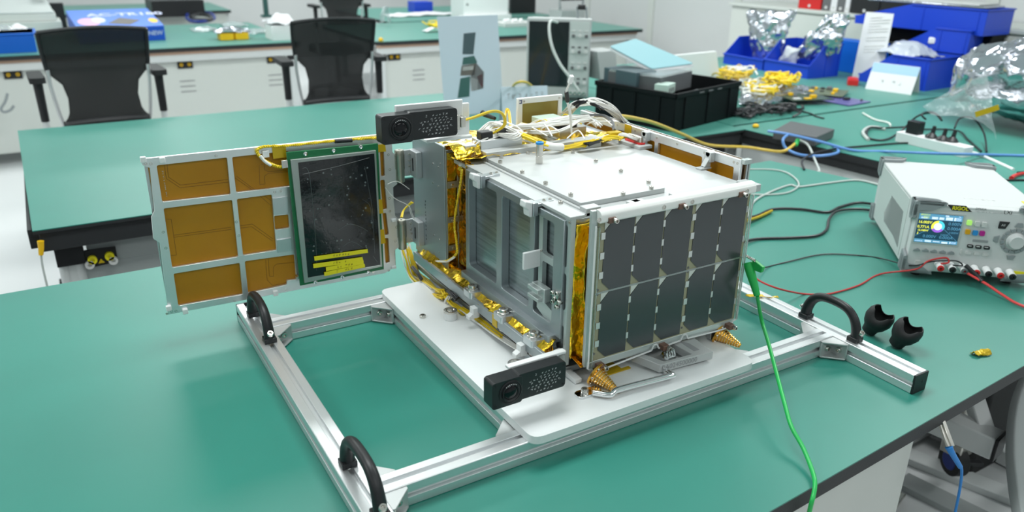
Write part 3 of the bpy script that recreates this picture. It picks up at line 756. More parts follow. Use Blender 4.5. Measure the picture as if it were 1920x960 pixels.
# ------------------------------------------------------------------ rear module of the satellite
MX = 205
def sv(u, v): return ax(u, v, MX)
MB().box((228, 806, 92), (636, 962, 366)).build('rear_module', alu2, SAT, bevel=1)
MB().box((MX, 806, 104), (MX+5, 966, 384)).build('module_side_plate', grey_alu, SAT, bevel=1)
k = MB()
holes = []
for a, b_ in ((310, 372), (232, 296), (168, 220), (112, 156)):
    holes.append(rpoly([(MX+3, 798, a), (MX+27, 798, a), (MX+27, 798, b_), (MX+3, 798, b_)], 2))
k.prism([(MX, 798, 104), (MX+31, 798, 104), (MX+31, 798, 378), (MX, 798, 378)], (0, 3, 0), holes=holes).build('module_front_flange', grey_alu, SAT, bevel=0.6, seg=1)
g = crumple(lambda a, b_: V((MX+5+24*a, 804.5, 106+266*b_)), 2.2, 0.05, 12)
MB().grid(g, 14, 90).build('foil_window', foil, SAT, solid=0.5)
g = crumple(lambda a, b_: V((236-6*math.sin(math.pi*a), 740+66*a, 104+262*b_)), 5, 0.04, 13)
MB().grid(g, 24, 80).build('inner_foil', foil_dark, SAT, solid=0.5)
g = crumple(lambda a, b_: V((221+14*a, 737+16*math.sin(math.pi*a), 128+232*b_)), 3, 0.05, 14)
MB().grid(g, 10, 70).build('foil_edge', foil, SAT, solid=0.5)
g = crumple(lambda a, b_: V((212+400*a, 740+225*b_, 368+6*math.sin(a*40)*math.sin(b_*9))), 7, 0.03, 15)
MB().grid(g, 90, 50).build('top_foil', foil, SAT, solid=0.5)
g = crumple(lambda a, b_: V((208+64*a, 752+80*b_, 374+14*math.sin(math.pi*b_))), 9, 0.03, 16)
MB().grid(g, 30, 30).build('top_foil', foil, SAT, solid=0.5)
# flat tray below the module, seen behind the rail
MB().box((200, 742, 96), (236, 806, 102)).cyl((205, 748, 90), (205, 748, 106), 5, n=12).build('lower_ledge', alu_top, SAT, bevel=1)
s = MB()
for u, v in ((812, 262), (812, 307), (822, 313), (812, 343), (822, 349), (814, 441), (824, 449), (815, 475), (824, 473), (826, 307)): s.screw(sv(u, v), (-1, 0, 0), 2, 1.2)
for z in (303, 226, 162): s.screw((MX+14, 798, z), (0, -1, 0), 3, 1.5)
s.build('screw', steel, SAT)
# faint stamped characters running down the side plate
gm = MB(); p0 = sv(800, 376); p1 = sv(798, 450)
glyphs(gm, V((MX-0.3, sv(797, 400).y, p1.z)), (0, -1, 0), (0, 0, 1), (-1, 0, 0), 8, p0.z-p1.z, 12, 1, 5, stroke=0.9, ragged=False, fill=0.95)
gm.build('stamped_marks', ink, SAT)
# bars and connector blocks on top behind the raised plate
def tbx(u0, v0, u1, z0_, z1_, d, name, mm, bev=1):
    a = az(u0, v0, z0_); b_ = az(u1, v0, z0_)
    x1_ = ay(u1, v0, a.y).x
    return MB().box((a.x, a.y, z0_), (x1_, a.y+d, z1_)).build(name, mm, SAT, bevel=bev)
MB().box((270, 742, 350), (560, 770, 378)).build('rear_bar', alu_top, SAT, bevel=1)
MB().box((272, 770, 366), (372, 810, 396)).build('connector_block', alu2, SAT, bevel=1.5)
MB().box((236, 770, 366), (262, 800, 390)).build('connector_block', alu2, SAT, bevel=1)
MB().box((486, 800, 366), (560, 860, 392)).build('connector_block', steel, SAT, bevel=1.5)
for x, y in ((290, 785), (330, 790), (505, 820), (535, 830)):
    MB().box((x-14, y-10, 392), (x+14, y+12, 412)).build('plug', black_pl, SAT, bevel=2)
k = az(1034, 232, 396); MB().box((k.x-26, k.y, 388), (k.x+34, k.y+44, 408)).build('relay_box', mat('pale_green_case', (0.50, 0.62, 0.54), 0.4), SAT, bevel=1.5)
# white framed gold patch standing behind
W0 = 905
def wp(u, v): return ay(u, v, W0)
a, b_, c_, d = wp(971, 186), wp(1055, 176), wp(1057, 236), wp(973, 246)
zz0 = (c_.z+d.z)/2; zz1 = (a.z+b_.z)/2
po = MB().prism([(a.x, W0, zz0), (b_.x, W0, zz0), (b_.x, W0, zz1), (a.x, W0, zz1)], (0, 8, 0), holes=[[(a.x+13, W0, zz0+8), (b_.x-11, W0, zz0+8), (b_.x-11, W0, zz1-13), (a.x+13, W0, zz1-13)]]).build('patch_frame', white_pl, SAT, bevel=1.2)
MB().box((a.x+8, W0+3, zz0+2), (b_.x-7, W0+6, zz1-8)).build('patch', mat('olive_gold', (0.30, 0.24, 0.06), 0.4, 0.3), po)
MB().box((a.x+4, W0-0.4, zz1-12), (a.x+11, W0, zz1-10)).box((a.x+9, W0-0.4, zz1-12), (a.x+11, W0, zz1-4)).box((a.x+4, W0-0.4, zz1-6), (a.x+11, W0, zz1-4)).build('blue_mark', navy, po)
s = MB(); s.screw((a.x+16, W0, zz1-7), (0, -1, 0), 2.6, 1.5).screw((b_.x-9, W0, zz1-7), (0, -1, 0), 2.6, 1.5); s.build('screw', steel, po)

# ------------------------------------------------------------------ left wing, open
WY = 950
def wg(u, v, y=WY): return ay(u, v, y)
outer = [wg(*p) for p in ((267, 298), (734, 250), (736, 285), (741, 290), (745, 345), (736, 352), (741, 405), (748, 412), (751, 462), (739, 470), (742, 500), (722, 512), (316, 590), (300, 456), (288, 448), (284, 408), (290, 396), (281, 315), (267, 310))]
wins = [((293.7,310.3),(425.8,295.4),(432.5,364.5),(304.3,378.7)), ((435.3,294.7),(541,283),(546,349),(443,361)), ((306.8,391),(435.3,375),(447,481.4),(323,502)),
        ((444.2,373.4),(509.7,364.9),(518.6,469),(455.9,479)), ((325.5,513.3),(449.5,493),(455.5,552),(334.4,573.5)), ((459,490),(552,477),(556,524),(538,526),(538,534),(465.5,550)),
        ((712,276),(719,275),(722,330),(715,331)), ((713,338),(721,337),(726,392),(718,394)), ((717,400),(724,399),(729,440),(722,442)), ((720,447),(728,446),(731,492),(723,494)), ((514,405),(541,402),(543,427),(516,431))]
LW = MB().prism(outer, (0, 7, 0), holes=[rpoly([wg(*p) for p in w_], 3, 3) for w_ in wins]).build('left_wing', alu, SAT, bevel=0.8, seg=1)
ins = [(274, 303), (731, 256), (738, 498), (321, 584)]
pts = [wg(*p, WY+8) for p in ((276, 304), (728, 257), (736, 494), (322, 580))]
amb = MB().prism(pts, (0, 2.5, 0)).build('amber_sheet', amber, LW)
MB().prism([wg(*p, WY+12) for p in ((268, 297), (734, 249), (742, 499), (317, 588))], (0, 2, 0)).build('back_sheet', alu2, LW)
MB().prism([wg(*p, WY-3) for p in ((511, 372), (540, 368), (541, 400), (513, 403))], (0, 3, 0)).prism([wg(*p, WY-3) for p in ((519, 450), (546, 446), (548, 470), (521, 474))], (0, 3, 0)).build('wing_pad', alu2, LW, bevel=0.6)
tr = MB()
def trace(pl):
    for i in range(len(pl)-1): tr.bar(wg(*pl[i], WY+7.8), wg(*pl[i+1], WY+7.8), 0.8, 0.3, up=(0, 1, 0))
for pl in (((308,308),(312,335),(338,352),(432,341)), ((313,307),(316,332),(338,347),(432,336)), ((440,333),(476,358),(508,385)), ((443,330),(470,350),(508,376)),
           ((311,411),(321,411),(331,478),(321,479)), ((325,445),(434,430)), ((326,441),(433,426)), ((447,424),(473,420),(512,448)), ((447,428),(472,425),(511,452)),
           ((486,310),(487,346),(497,345),(496,330),(503,325),(540,322)), ((489,308),(496,308),(496,318),(503,322),(540,319)), ((498,487),(501,525),(511,535),(540,529)), ((503,486),(505,518),(513,518),(513,500),(519,495),(552,492))): trace(pl)
tr.build('printed_trace', amber_line, LW)
gm = MB(); p0 = wg(303, 320, WY+7.8); p1 = wg(303, 370, WY+7.8)
glyphs(gm, V((p0.x, WY+7.6, p1.z)), (1, 0, 0), (0, 0, 1), (0, -1, 0), 4, p0.z-p1.z, 20, 1, 8, stroke=0.5, ragged=False); gm.build('printed_code', tri_white, LW)
hs = MB()
for u, v in ((273,307),(283,307),(405,292),(306,435),(311,465),(443,416),(448,442),(313,588),(322,584),(330,583),(440,564),(536,543),(515,360),(527,358),(525,377),(533,455),(728,290),(731,318),(730,372),(731,396),(743,426),(741,452),(729,507),(735,502)):
    p = wg(u, v); hs.lathe((p.x, WY, p.z), (0, -1, 0), [(2.8, 0), (2.8, 0.5), (1.6, 0.5), (1.4, -1), (0, -1)], 10)
hs.build('rivet', steel, LW)
k = MB()
for u, v in ((304, 300), (268, 299), (347, 583), (516, 549), (316, 577)): p = wg(u, v); k.box((p.x-5, WY-7, p.z-5), (p.x+5, WY+1, p.z+6))
for u, v in ((497, 290),): p = wg(u, v); k.box((p.x-6, WY-6, p.z-5), (p.x+7, WY, p.z+9))
for u, v in ((738, 412), (738, 500)): p = wg(u, v); k.box((p.x-6, WY-5, p.z-4), (p.x+5, WY, p.z+3))
k.build('white_stop', white_pl, LW, bevel=1.2)
p = wg(524, 285); MB().box((p.x-14, WY-2, p.z-12), (p.x+13, WY, p.z+12)).build('tape', kap, LW)
MB().prism([wg(*q, WY-1.5) for q in ((706, 272), (722, 270), (724, 284), (708, 286))], (0, 1, 0)).prism([wg(*q, WY-20) for q in ((707, 375), (716, 374), (719, 400), (710, 401))], (0, 1, 0)).prism([wg(*q, WY-20) for q in ((709, 432), (720, 430), (723, 456), (711, 458))], (0, 1, 0)).build('tape', kap, LW)
# display module in front of the wing
DY = 932
def dp(u, v, y=DY): return ay(u, v, y)
DM = MB().prism([dp(*p) for p in ((537, 286), (709, 269), (720, 505), (563, 536))], (0, 4, 0)).build('display_board', pcb_green, LW, bevel=0.5, seg=1)
k = MB()
for u, v in ((580, 290), (635, 284), (680, 276), (560, 520), (640, 520), (700, 510)):
    p = dp(u, v, DY+4); k.cyl((p.x, DY+4, p.z), (p.x, WY, p.z), 3, n=10)
k.build('standoff', steel, DM)
s = MB()
for u, v in ((572, 288), (625, 282), (676, 275), (591, 529), (641, 519), (690, 510)): p = dp(u, v); s.lathe((p.x, DY, p.z), (0, -1, 0), [(4.2, 0), (4.2, 2.5), (2.5, 3.2), (1.5, 2), (0, 2)], 14)
s.build('screw', chrome, DM)
bzl = [dp(*p, DY-6) for p in ((545, 300), (705, 282), (717, 500), (571, 531))]
hol = [dp(*p, DY-6) for p in ((559, 305), (702, 288), (713.5, 497), (577.5, 521))]
MB().prism(bzl, (0, 6, 0), holes=[hol]).build('bezel', lcd_metal, DM, bevel=0.6)
MB().prism([p+V((0, 1.2, 0)) for p in hol], (0, 3, 0)).build('screen', lcd_black, DM)
# film blisters and creases
k = MB(); r = random.Random(4)
def uvq(a, b_):
    t = hol[0].lerp(hol[1], a); q = hol[3].lerp(hol[2], a); return q.lerp(t, b_)+V((0, 0.9, 0))
for i in range(62):
    a, b_ = r.random()*0.86+0.06, r.random()**1.2*0.78+0.14; p = uvq(a, b_); rr = r.uniform(0.7, 2.6)
    k.lathe(p, (0, -1, 0), [(rr, -0.2), (rr*0.6, 0.35), (0, 0.5)], 8)
for pl in (((0.05, 0.95), (0.13, 0.88), (0.14, 0.3), (0.12, 0.05)), ((0.05, 0.9), (0.5, 0.93), (0.93, 0.97)), ((0.86, 0.9), (0.9, 0.7), (0.93, 0.5), (0.93, 0.12)), ((0.8, 0.62), (0.9, 0.55), (0.92, 0.35)),
           ((0.45, 0.38), (0.6, 0.42), (0.75, 0.38), (0.85, 0.33)), ((0.5, 0.23), (0.62, 0.26), (0.75, 0.2)), ((0.9, 0.1), (0.96, 0.03))):
    k.tube([uvq(*q)+V((0, -0.1, 0)) for q in pl], 0.35, 5)
k.build('film_crease', film, DM)
for q in (((589,481),(689.4,467),(690,474),(590,489)), ((587,495),(679.6,482),(681.5,490),(588,502.8)), ((611,501),(681.5,488.5),(682,495),(611.6,508.8)), ((607.8,510.6),(683.8,494.7),(684.5,501),(608.4,518))):
    y = DY-7-0.3*q[0][1]/100; P4 = [dp(*p, y) for p in q]
    lb_ = MB().prism(P4, (0, 0.5, 0)).build('yellow_label', yellow_label, DM)
    e = (P4[1]-P4[0]); L = e.length; e.normalize(); up = V((0, 0, 1)); gm = MB()
    hh = (P4[0]-P4[3]).length; n = 6 if L > 60 else 3
    glyphs(gm, P4[3]+e*(L*0.5-n*3.2)+up*hh*0.12+V((0, -0.2, 0)), e, up, (0, -1, 0), n*6.4, hh*0.9, 1, n, int(q[0][0]), stroke=0.8, ragged=False, th=0.2)
    gm.build('label_print', ink_brown, lb_)
# connector and looped lead at the left of the board
p = dp(534, 309); MB().box((p.x-6, DY, p.z-7), (p.x+8, DY+9, p.z+9)).build('lead_connector', steel, LW, bevel=0.8)
# hinges
for (ut, vt, vb) in ((748, 281, 341), (752, 412, 466)):
    pt, pb = wg(ut, vt), wg(ut+3, vb); x = (pt.x+pb.x)/2
    zt_, zb_ = pt.z, pb.z; zm = (zt_+zb_)/2
    h = MB().lathe((x, WY, zb_), (0, 0, 1), [(0, 0), (9, 0), (10, 2), (10, zm-zb_-6), (11.3, zm-zb_-6), (11.3, zt_-zb_-10), (10.5, zt_-zb_-10), (10.5, zt_-zb_-2), (9, zt_-zb_), (3, zt_-zb_), (2.5, zt_-zb_-3), (0, zt_-zb_-3)], 28)
    ho = h.build('hinge_barrel', olive, SAT)
    MB().box((x+6, WY-2, zb_+12), (MX-12, WY+4, zt_-2)).box((MX-14, WY-34, zb_+12), (MX, WY+6, zt_-2)).build('hinge_leaf', alu_dark, ho, bevel=1)
    MB().box((MX-15.5, WY-18, zb_+26), (MX-14, WY-15, zt_-18)).build('leaf_slot', black_pl, ho)
    s = MB()
    for z in (zb_+20, zb_+34, zt_-26, zt_-12): s.screw((x+22, WY-2, z), (0, -1, 0), 2.6, 2)
    s.build('screw', steel, ho)

# ------------------------------------------------------------------ right wing, folded along the body
RXW = 652
def rg(u, v, x=RXW): return ax(u, v, x)
yf = 420; yb2 = 955; zt2 = 392; zb2 = 78
hl = []
for ya, yb_ in ((436, 512), (524, 660), (672, 800), (812, 936)):
    for za, zb_ in ((90, 180), (190, 290), (300, 374)):
        hl.append(rpoly([(RXW, ya, za), (RXW, yb_, za), (RXW, yb_, zb_), (RXW, ya, zb_)], 4, 3))
RWo = MB().prism([(RXW, yf, zb2), (RXW, yb2, zb2), (RXW, yb2, zt2), (RXW, yf, zt2)], (7, 0, 0), holes=hl).build('right_wing', alu, SAT, bevel=0.8, seg=1)
MB().box((RXW+7.5, yf+4, zb2+4), (RXW+10, yb2, zt2-4)).build('amber_sheet', amber, RWo)
MB().box((RXW+14, yf+2, zb2), (RXW+16, yb2, zt2)).box((RXW+14, yf-4, zb2), (RXW+18, yf+4, zt2)).build('back_sheet', alu2, RWo)
MB().box((RXW+19, yf-6, zb2), (RXW+22, yb2, zt2-2)).build('cover_sheet', frame_mint, RWo)
s = MB()
for y in (428, 437, 518, 600, 666, 740, 806): s.screw((RXW, y, 384), (-1, 0, 0), 2.8, 0.8)
s.build('rivet', steel, RWo)
MB().box((RXW+2, yf-9, zt2-8), (RXW+22, yf+3, zt2+2)).build('white_stop', frame_mint, RWo, bevel=1.2)
p = rg(1178, 240); MB().box((RXW-1.2, p.y-12, zt2-34), (RXW-0.2, p.y+12, zt2+1)).build('tape', kap, RWo)

# ------------------------------------------------------------------ the two wide black camera modules
def cam_module(x0, x1, y, z0_, z1_, name='camera_module', bump=True):
    L = x1-x0; Hh = z1_-z0_; xm = x0+L*0.395; d = 26
    o = MB().prism(rrect(lambda a, b_: V((a, y+2, b_)), xm-8, x1, z0_+2.2, z1_, 6), (0, d-3, 0)).build(name, black_cam, SAT, bevel=1.5)
    MB().prism(rrect(lambda a, b_: V((a, y, b_)), x0, xm, z0_, z1_-2, 5), (0, d+2, 0)).build('lens_housing', black_cam, o, bevel=2.2, seg=3)
    cx, cz = x0+L*0.235, z0_+Hh*0.49; R_ = Hh*0.42
    MB().lathe((cx, y, cz), (0, -1, 0), [(R_, -1), (R_, 0.8), (R_*0.93, 1.6), (R_*0.88, 0.4), (R_*0.78, 0.6), (R_*0.74, 3.2), (R_*0.68, 3.6), (R_*0.6, 1.8), (R_*0.42, 1.2)], 36).build('lens_ring', black_pl, o)
    MB().lathe((cx, y, cz), (0, -1, 0), [(R_*0.62, 0.8), (R_*0.55, 2.6), (R_*0.4, 4.0), (R_*0.2, 4.8), (0, 5)], 30).build('lens', lens_glass, o)
    k = MB()
    for i in range(7):
        t = math.radians(55+12*i); k.box((cx+math.cos(t)*R_*0.72-0.5, y-3.6, cz+math.sin(t)*R_*0.72-0.5), (cx+math.cos(t)*R_*0.72+0.5, y-3.2, cz+math.sin(t)*R_*0.72+0.9))
    k.build('lens_print', white_ink, o)
    s = MB()
    for a, b_ in ((x0+6, z0_+6), (x0+6, z1_-8), (x1-5, z1_-6), (x1-5, z0_+8)): s.lathe((a, y+(0 if a < xm else 2), b_), (0, -1, 0), [(2.2, 0), (2.2, 0.4), (1, 0.4), (0.8, -0.5), (0, -0.5)], 10)
    s.build('screw', black_rub, o)
    gm = MB()
    rows = [(0.30, 0.86, 7, 0.80), (0.42, 0.86, 5, 0.70), (0.16, 0.98, 9, 0.60), (0.20, 0.92, 8, 0.50), (0.12, 0.98, 9, 0.38), (0.20, 0.90, 8, 0.28), (0.34, 0.78, 5, 0.16)]
    for i, (a, b_, n, f) in enumerate(rows):
        xa = xm+(x1-xm)*a*0.92; ww = (x1-xm)*(b_-a)*0.92
        glyphs(gm, V((xa, y+1.7, z0_+Hh*f-2)), (1, 0, 0.02), (0, 0, 1), (0, -1, 0), ww, Hh*0.12, 1, n, 30+i, stroke=0.4, fill=0.95, ragged=False)
    gm.build('scratched_writing', white_ink, o)
    return o
c = ay(722, 272, 670); e = ay(858, 257, 670); ztp = ay(858, 200, 670)
CU = cam_module(21, 171, 672, (c.z+e.z)/2-0, (c.z+e.z)/2+53)
tag(CU, 'black camera module with lens at its left end, up by the open wing')
CL = cam_module(38, 178, 303, 91, 91+50)
tag(CL, 'black camera module with lens at its left end, low over the white plate')
CZ_ = (c.z+e.z)/2
MB().box((60, 700, CZ_+5), (196, 706, CZ_+62)).box((150, 712, CZ_-14), (216, 718, CZ_+52)).box((120, 700, CZ_-14), (216, 800, CZ_-8)).build('camera_bracket', white_pl, SAT, bevel=1.5)
MB().box((172, 680, CZ_+10), (180, 694, CZ_+38)).box((180, 677, CZ_+14), (190, 697, CZ_+34)).build('camera_plug', steel, SAT, bevel=1)
MB().box((84, 331, 137), (196, 343, 142)).box((150, 331, 100), (176, 337, 138)).bar((172, 336, 139), (226, 384, 110), 16, 5).build('camera_bracket', white_pl, SAT, bevel=1.2)
# white clips under the rail
for u, v in ((884, 585), (972, 655)):
    p = ax(u, v, RX-10); y = p.y
    m_ = MB(); m_.box((RX-10, y-8, p.z-12), (RX+4, y+8, p.z+10)).cyl((RX-10.6, y-3, p.z+3), (RX-9, y-3, p.z+3), 2, n=8); m_.prism([(RX-10, y-7, p.z-12), (RX-10, y-7, p.z-2), (RX-19, y-7, p.z-7), (RX-19, y-7, p.z-14)], (0, 14, 0)); m_.build('clip', white_pl, SAT, bevel=1.5)

# ------------------------------------------------------------------ wire harness
def bundle(pts, n, spread, r, m, name='wire_bundle', seed=0, sub=6, twist=0.0, parent=SAT):
    rr = random.Random(seed); k = MB()
    for i in range(n):
        t0 = rr.random()*6.28; sp_ = spread*math.sqrt(rr.random())
        P = [V(p)+V((math.cos(t0+j*twist)*sp_*rr.uniform(.7, 1.3), math.sin(t0+j*twist)*sp_*rr.uniform(.7, 1.3), math.cos(t0*2+j)*sp_*0.6*rr.uniform(.6, 1.4))) for j, p in enumerate(pts)]
        k.tube(P, r, 5, sub=sub)
    o = k.build(name, m, parent); o['kind'] = 'stuff'; return o
def zz(*l): return [az(u, v, z) for u, v, z in l]
def twisted(pts, r, m, name, pitch=9, parent=SAT, amp=1.6):
    P = spline(pts, 14); k = MB()
    for ph in (0, math.pi):
        Q = []
        acc = 0
        for i, p in enumerate(P):
            if i: acc += (P[i]-P[i-1]).length
            d = (P[min(i+1, len(P)-1)]-P[max(i-1, 0)]).normalized(); a = d.orthogonal().normalized(); b_ = d.cross(a)
            t = acc/pitch*6.28+ph; Q.append(p+a*math.cos(t)*amp+b_*math.sin(t)*amp)
        k.tube(Q, r, 5, smooth=False)
    return k.build(name, m, parent)
# from the upper camera plug over to the harness
bundle([ay(868, 226, 690), ay(890, 220, 700), ay(925, 208, 720), ay(943, 214, 740), ay(946, 232, 760), ay(930, 246, 780), ay(918, 252, 790)], 4, 3, 1.8, yel_wire, seed=1, twist=0.8)
k = zz((948, 250, 400), (948, 215, 418), (951, 205, 425), (955, 215, 418), (958, 250, 400)); MB().tube(k, 3.5, 8, flat=0.4).build('kapton_loop', kap, SAT)
bundle(zz((880, 290, 372), (900, 262, 392), (925, 252, 402), (960, 242, 408), (1010, 236, 408), (1060, 228, 408), (1110, 220, 412)), 12, 9, 1.7, whi_wire, seed=2, twist=0.4)
bundle(zz((868, 312, 350), (885, 285, 372), (910, 262, 396), (945, 248, 404), (985, 248, 404)), 8, 7, 1.9, whi_wire, seed=3, twist=0.4)
bundle(zz((862, 318, 340), (876, 296, 366), (890, 276, 384), (915, 262, 392)), 6, 5, 1.9, yel_wire, seed=33, twist=0.4)
bundle(zz((930, 244, 400), (965, 250, 402), (1000, 262, 396), (1026, 272, 386)), 16, 6, 2.0, yel_wire, seed=4, twist=0.3)
bundle(zz((1052, 276, 376), (1075, 274, 374), (1098, 268, 376), (1118, 264, 378)), 16, 6, 1.9, yel_wire, seed=5, twist=0.3)
MB().tube(zz((1022, 271, 386), (1036, 275, 382), (1054, 276, 378)), 8, 12).build('white_sleeve', whi_wire, SAT)
bundle(zz((1100, 270, 376), (1112, 267, 376), (1124, 263, 378)), 12, 6.5, 2.1, blk_wire, 'heat_shrink', seed=6, twist=0.2)
bundle(zz((1118, 264, 378), (1134, 257, 384), (1150, 252, 388), (1168, 252, 388), (1184, 256, 384), (1196, 262, 372)), 12, 6, 1.9, whi_wire, seed=7, twist=0.4)
bundle(zz((1130, 262, 380), (1146, 258, 384), (1166, 258, 384)), 8, 7, 2.2, yel_wire, seed=8, twist=0.4)
MB().box(tuple(az(1148, 256, 384)-V((9, 6, 2))), tuple(az(1148, 256, 384)+V((22, 12, 10)))).build('kapton_wrap', kap, SAT, bevel=2)
bundle(zz((1010, 240, 400), (1060, 222, 408), (1100, 216, 414), (1130, 216, 414), (1146, 226, 406), (1152, 244, 394)), 4, 3, 3.0, gry_wire, seed=9, twist=0.1)
bundle(zz((1060, 214, 400), (1075, 200, 425), (1095, 190, 440), (1120, 192, 442), (1145, 204, 428), (1162, 220, 405), (1172, 232, 380)), 18, 12, 1.6, whi_wire, seed=10, twist=0.1)
bundle(zz((1078, 198, 436), (1088, 192, 444), (1098, 190, 446)), 8, 8, 2.0, blk_wire, 'heat_shrink', seed=11, twist=0.1)
bundle(zz((1112, 195, 444), (1122, 199, 440), (1132, 205, 432)), 7, 9, 1.9, blk_wire, 'heat_shrink', seed=12, twist=0.1)
bundle(zz((1000, 232, 398), (1040, 225, 410), (1080, 218, 412), (1110, 224, 408), (1125, 236, 400)), 10, 9, 1.6, whi_wire, seed=13, twist=0.5)
bundle(zz((990, 246, 398), (1030, 248, 402), (1062, 240, 402), (1084, 228, 406)), 8, 5, 1.6, whi_wire, seed=14, twist=0.3)
bundle(zz((990, 244, 398), (1020, 236, 404), (1050, 226, 408), (1066, 222, 408)), 6, 4, 1.8, yel_wire, seed=15, twist=0.3)
bundle(zz((905, 248, 398), (925, 232, 412), (950, 238, 414), (975, 250, 404), (960, 256, 400), (930, 252, 400)), 12, 11, 1.7, whi_wire, seed=16, twist=0.6)
bundle(zz((1075, 262, 376), (1082, 270, 372), (1098, 274, 370)), 4, 4, 2, yel_wire, seed=17)
MB().tube(zz((928, 222, 410), (912, 216, 412), (905, 212, 414)), lambda t: 4+3*t, 10).build('black_connector', black_pl, SAT)
k = zz((1072, 250, 398), (1070, 215, 440), (1064, 190, 470), (1062, 172, 492), (1068, 156, 512), (1070, 148, 522))
bundle([k[0], k[1], k[2], k[3], k[4]], 3, 2, 1.7, whi_wire, seed=18, twist=0.8)
MB().tube([k[2], k[3]], 4.5, 10).build('heat_shrink', blk_wire, SAT)
MB().bar(k[4], k[5]+V((3, 0, 6)), 8, 8).build('white_plug', white_pl, SAT, bevel=1)
# stray thin wires and ties
for i in range(14):
    r = random.Random(60+i); u0, v0 = r.uniform(900, 1120), r.uniform(222, 262)
    MB().tube(zz((u0, v0, 398), (u0+r.uniform(8, 25), v0-r.uniform(4, 16), 410), (u0+r.uniform(30, 60), v0+r.uniform(-8, 8), 402)), 1.5, 5).build('loose_wire', whi_wire if i % 3 else yel_wire, SAT)
# twisted pair along the wing's top edge
pw = [wg(538, 312, WY-12), wg(520, 312, WY-10), wg(495, 300, WY-6), wg(482, 284, WY-4), wg(495, 275, WY-3), wg(540, 273, WY-3), wg(590, 268, WY-3), wg(640, 263, WY-3), wg(700, 259, WY-6), wg(720, 262, WY-20)]
twisted(pw, 2.0, yel_wire, 'twisted_pair', amp=1.8)
MB().tube([wg(488, 292, WY-8), wg(496, 302, WY-9), wg(508, 310, WY-10)], 3.2, 8).build('white_sleeve', whi_wire, SAT)
MB().tube([wg(628, 265, WY-5), wg(660, 263, WY-5)], 4.2, 10).build('heat_shrink', blk_wire, SAT)
# twisted pair down the gap
pw = [ax(866, 318, 212), ax(863, 345, 214), ax(857, 380, 214), ax(852, 420, 214), ax(856, 455, 212), ax(856, 475, 208), ax(840, 488, 203), ax(822, 492, 202)]
twisted(pw, 1.6, yel_wire, 'twisted_pair', amp=1.5)
MB().tube([ax(852, 482, 205), ax(838, 490, 203), ax(818, 490, 202)], 2.6, 8).build('white_sleeve', whi_wire, SAT)
# yellow and white leads by the hinges, drooping below
bundle([ax(752, 408, 180), ax(755, 396, 190), ax(764, 386, 200), ax(772, 380, 204)], 3, 3, 1.8, yel_wire, seed=20)
for q in (((727, 345), (745, 340), (768, 355)), ((722, 352), (740, 372), (766, 386), (774, 404), (784, 425)), ((768, 386), (772, 405), (791, 425))):
    MB().tube([ay(u, v, 940) for u, v in q], 0.8, 5).build('thin_string', whi_wire, SAT)
lo = [ax(760, 462, 190), ax(768, 490, 188), ax(776, 515, 186), ax(792, 530, 186), ax(815, 545, 186), ax(835, 552, 186)]
bundle(lo, 22, 13, 1.6, yel_wire, seed=21, twist=0.2); bundle(lo[:5], 8, 13, 1.6, whi_wire, seed=22, twist=0.2)
bundle([ax(772, 500, 182), ax(782, 512, 181), ax(790, 524, 180)], 3, 3, 2.2, blk_wire, 'heat_shrink', seed=23)
bundle([ax(830, 545, 186), ax(838, 560, 184), ax(850, 572, 184), ax(868, 588, 186)], 8, 6, 1.7, yel_wire, seed=24, twist=0.5)
bundle([ax(845, 555, 184), ax(838, 568, 182), ax(842, 580, 180), ax(846, 588, 180)], 5, 5, 1.4, whi_wire, seed=25, twist=0.5)
bundle([ax(840, 545, 184), ax(850, 552, 183), ax(856, 560, 182)], 4, 5, 2.4, blk_wire, 'heat_shrink', seed=26)
bundle([ax(812, 545, 190), ax(880, 592, 192), ax(930, 628, 192), ax(975, 655, 194)], 8, 6, 1.5, whi_wire, seed=27, twist=0.4)
bundle([ax(862, 578, 190), ax(900, 604, 192), ax(940, 632, 192)], 6, 6, 1.6, yel_wire, seed=28, twist=0.4)
g = crumple(lambda a, b_: ax(822, 548, 186).lerp(ax(846, 566, 186), a)+V((0, 0, -26*b_)), 4, 0.06, 30)
MB().grid(g, 14, 12).build('foil_tag', kap, SAT, solid=0.5)

# ================================================================== POWER SUPPLY on the near bench
PW, PD, PH = 292, 428, 205
PA = math.radians(-44)
PS = thing('bench_power_supply', 'pale grey triple-output bench power supply with a lit colour screen', 'power supply', (1313, 444, 0), PA)
Mi = (PS.matrix_basis).inverted()
def pf(u, v, y=0):      # point of the front face in the instrument's own frame (x across, y back, z up)
    n = V((math.sin(PA)*-1, math.cos(PA), 0)); o = V((1313, 444, 0))+n*y
    p = ap(u, v, o, n); q = Mi @ (p*S); return q/S
MB().box((0, 22, 24), (PW, PD-6, 196)).build('case', psu_white, PS, bevel=3, local=True)
MB().box((-1.2, 60, 34), (0.5, PD-40, 188)).box((PW-0.5, 60, 34), (PW+1.2, PD-40, 188)).build('side_panel', psu_side, PS, bevel=1, local=True)
MB().box((4, -4, 22), (PW-4, 24, 190)).build('front_panel', psu_front, PS, bevel=2.5, local=True)
MB().box((36, -3.5, 176), (PW-28, 24, 196)).build('title_strip', psu_white, PS, bevel=2, local=True)
vm = MB()
for i in range(26):
    y = 78+i*7.2
    z1 = 150 if i < 20 else 150-(i-19)*10; vm.bar((-2, y, 50+min(i, 8)*1.2), (-2, y+16, z1-6), 1.3, 1.2, up=(1, 0, 0))
vm.build('vent_slot', mat('vent_shadow', (0.34, 0.37, 0.37), 0.6), PS, local=True)
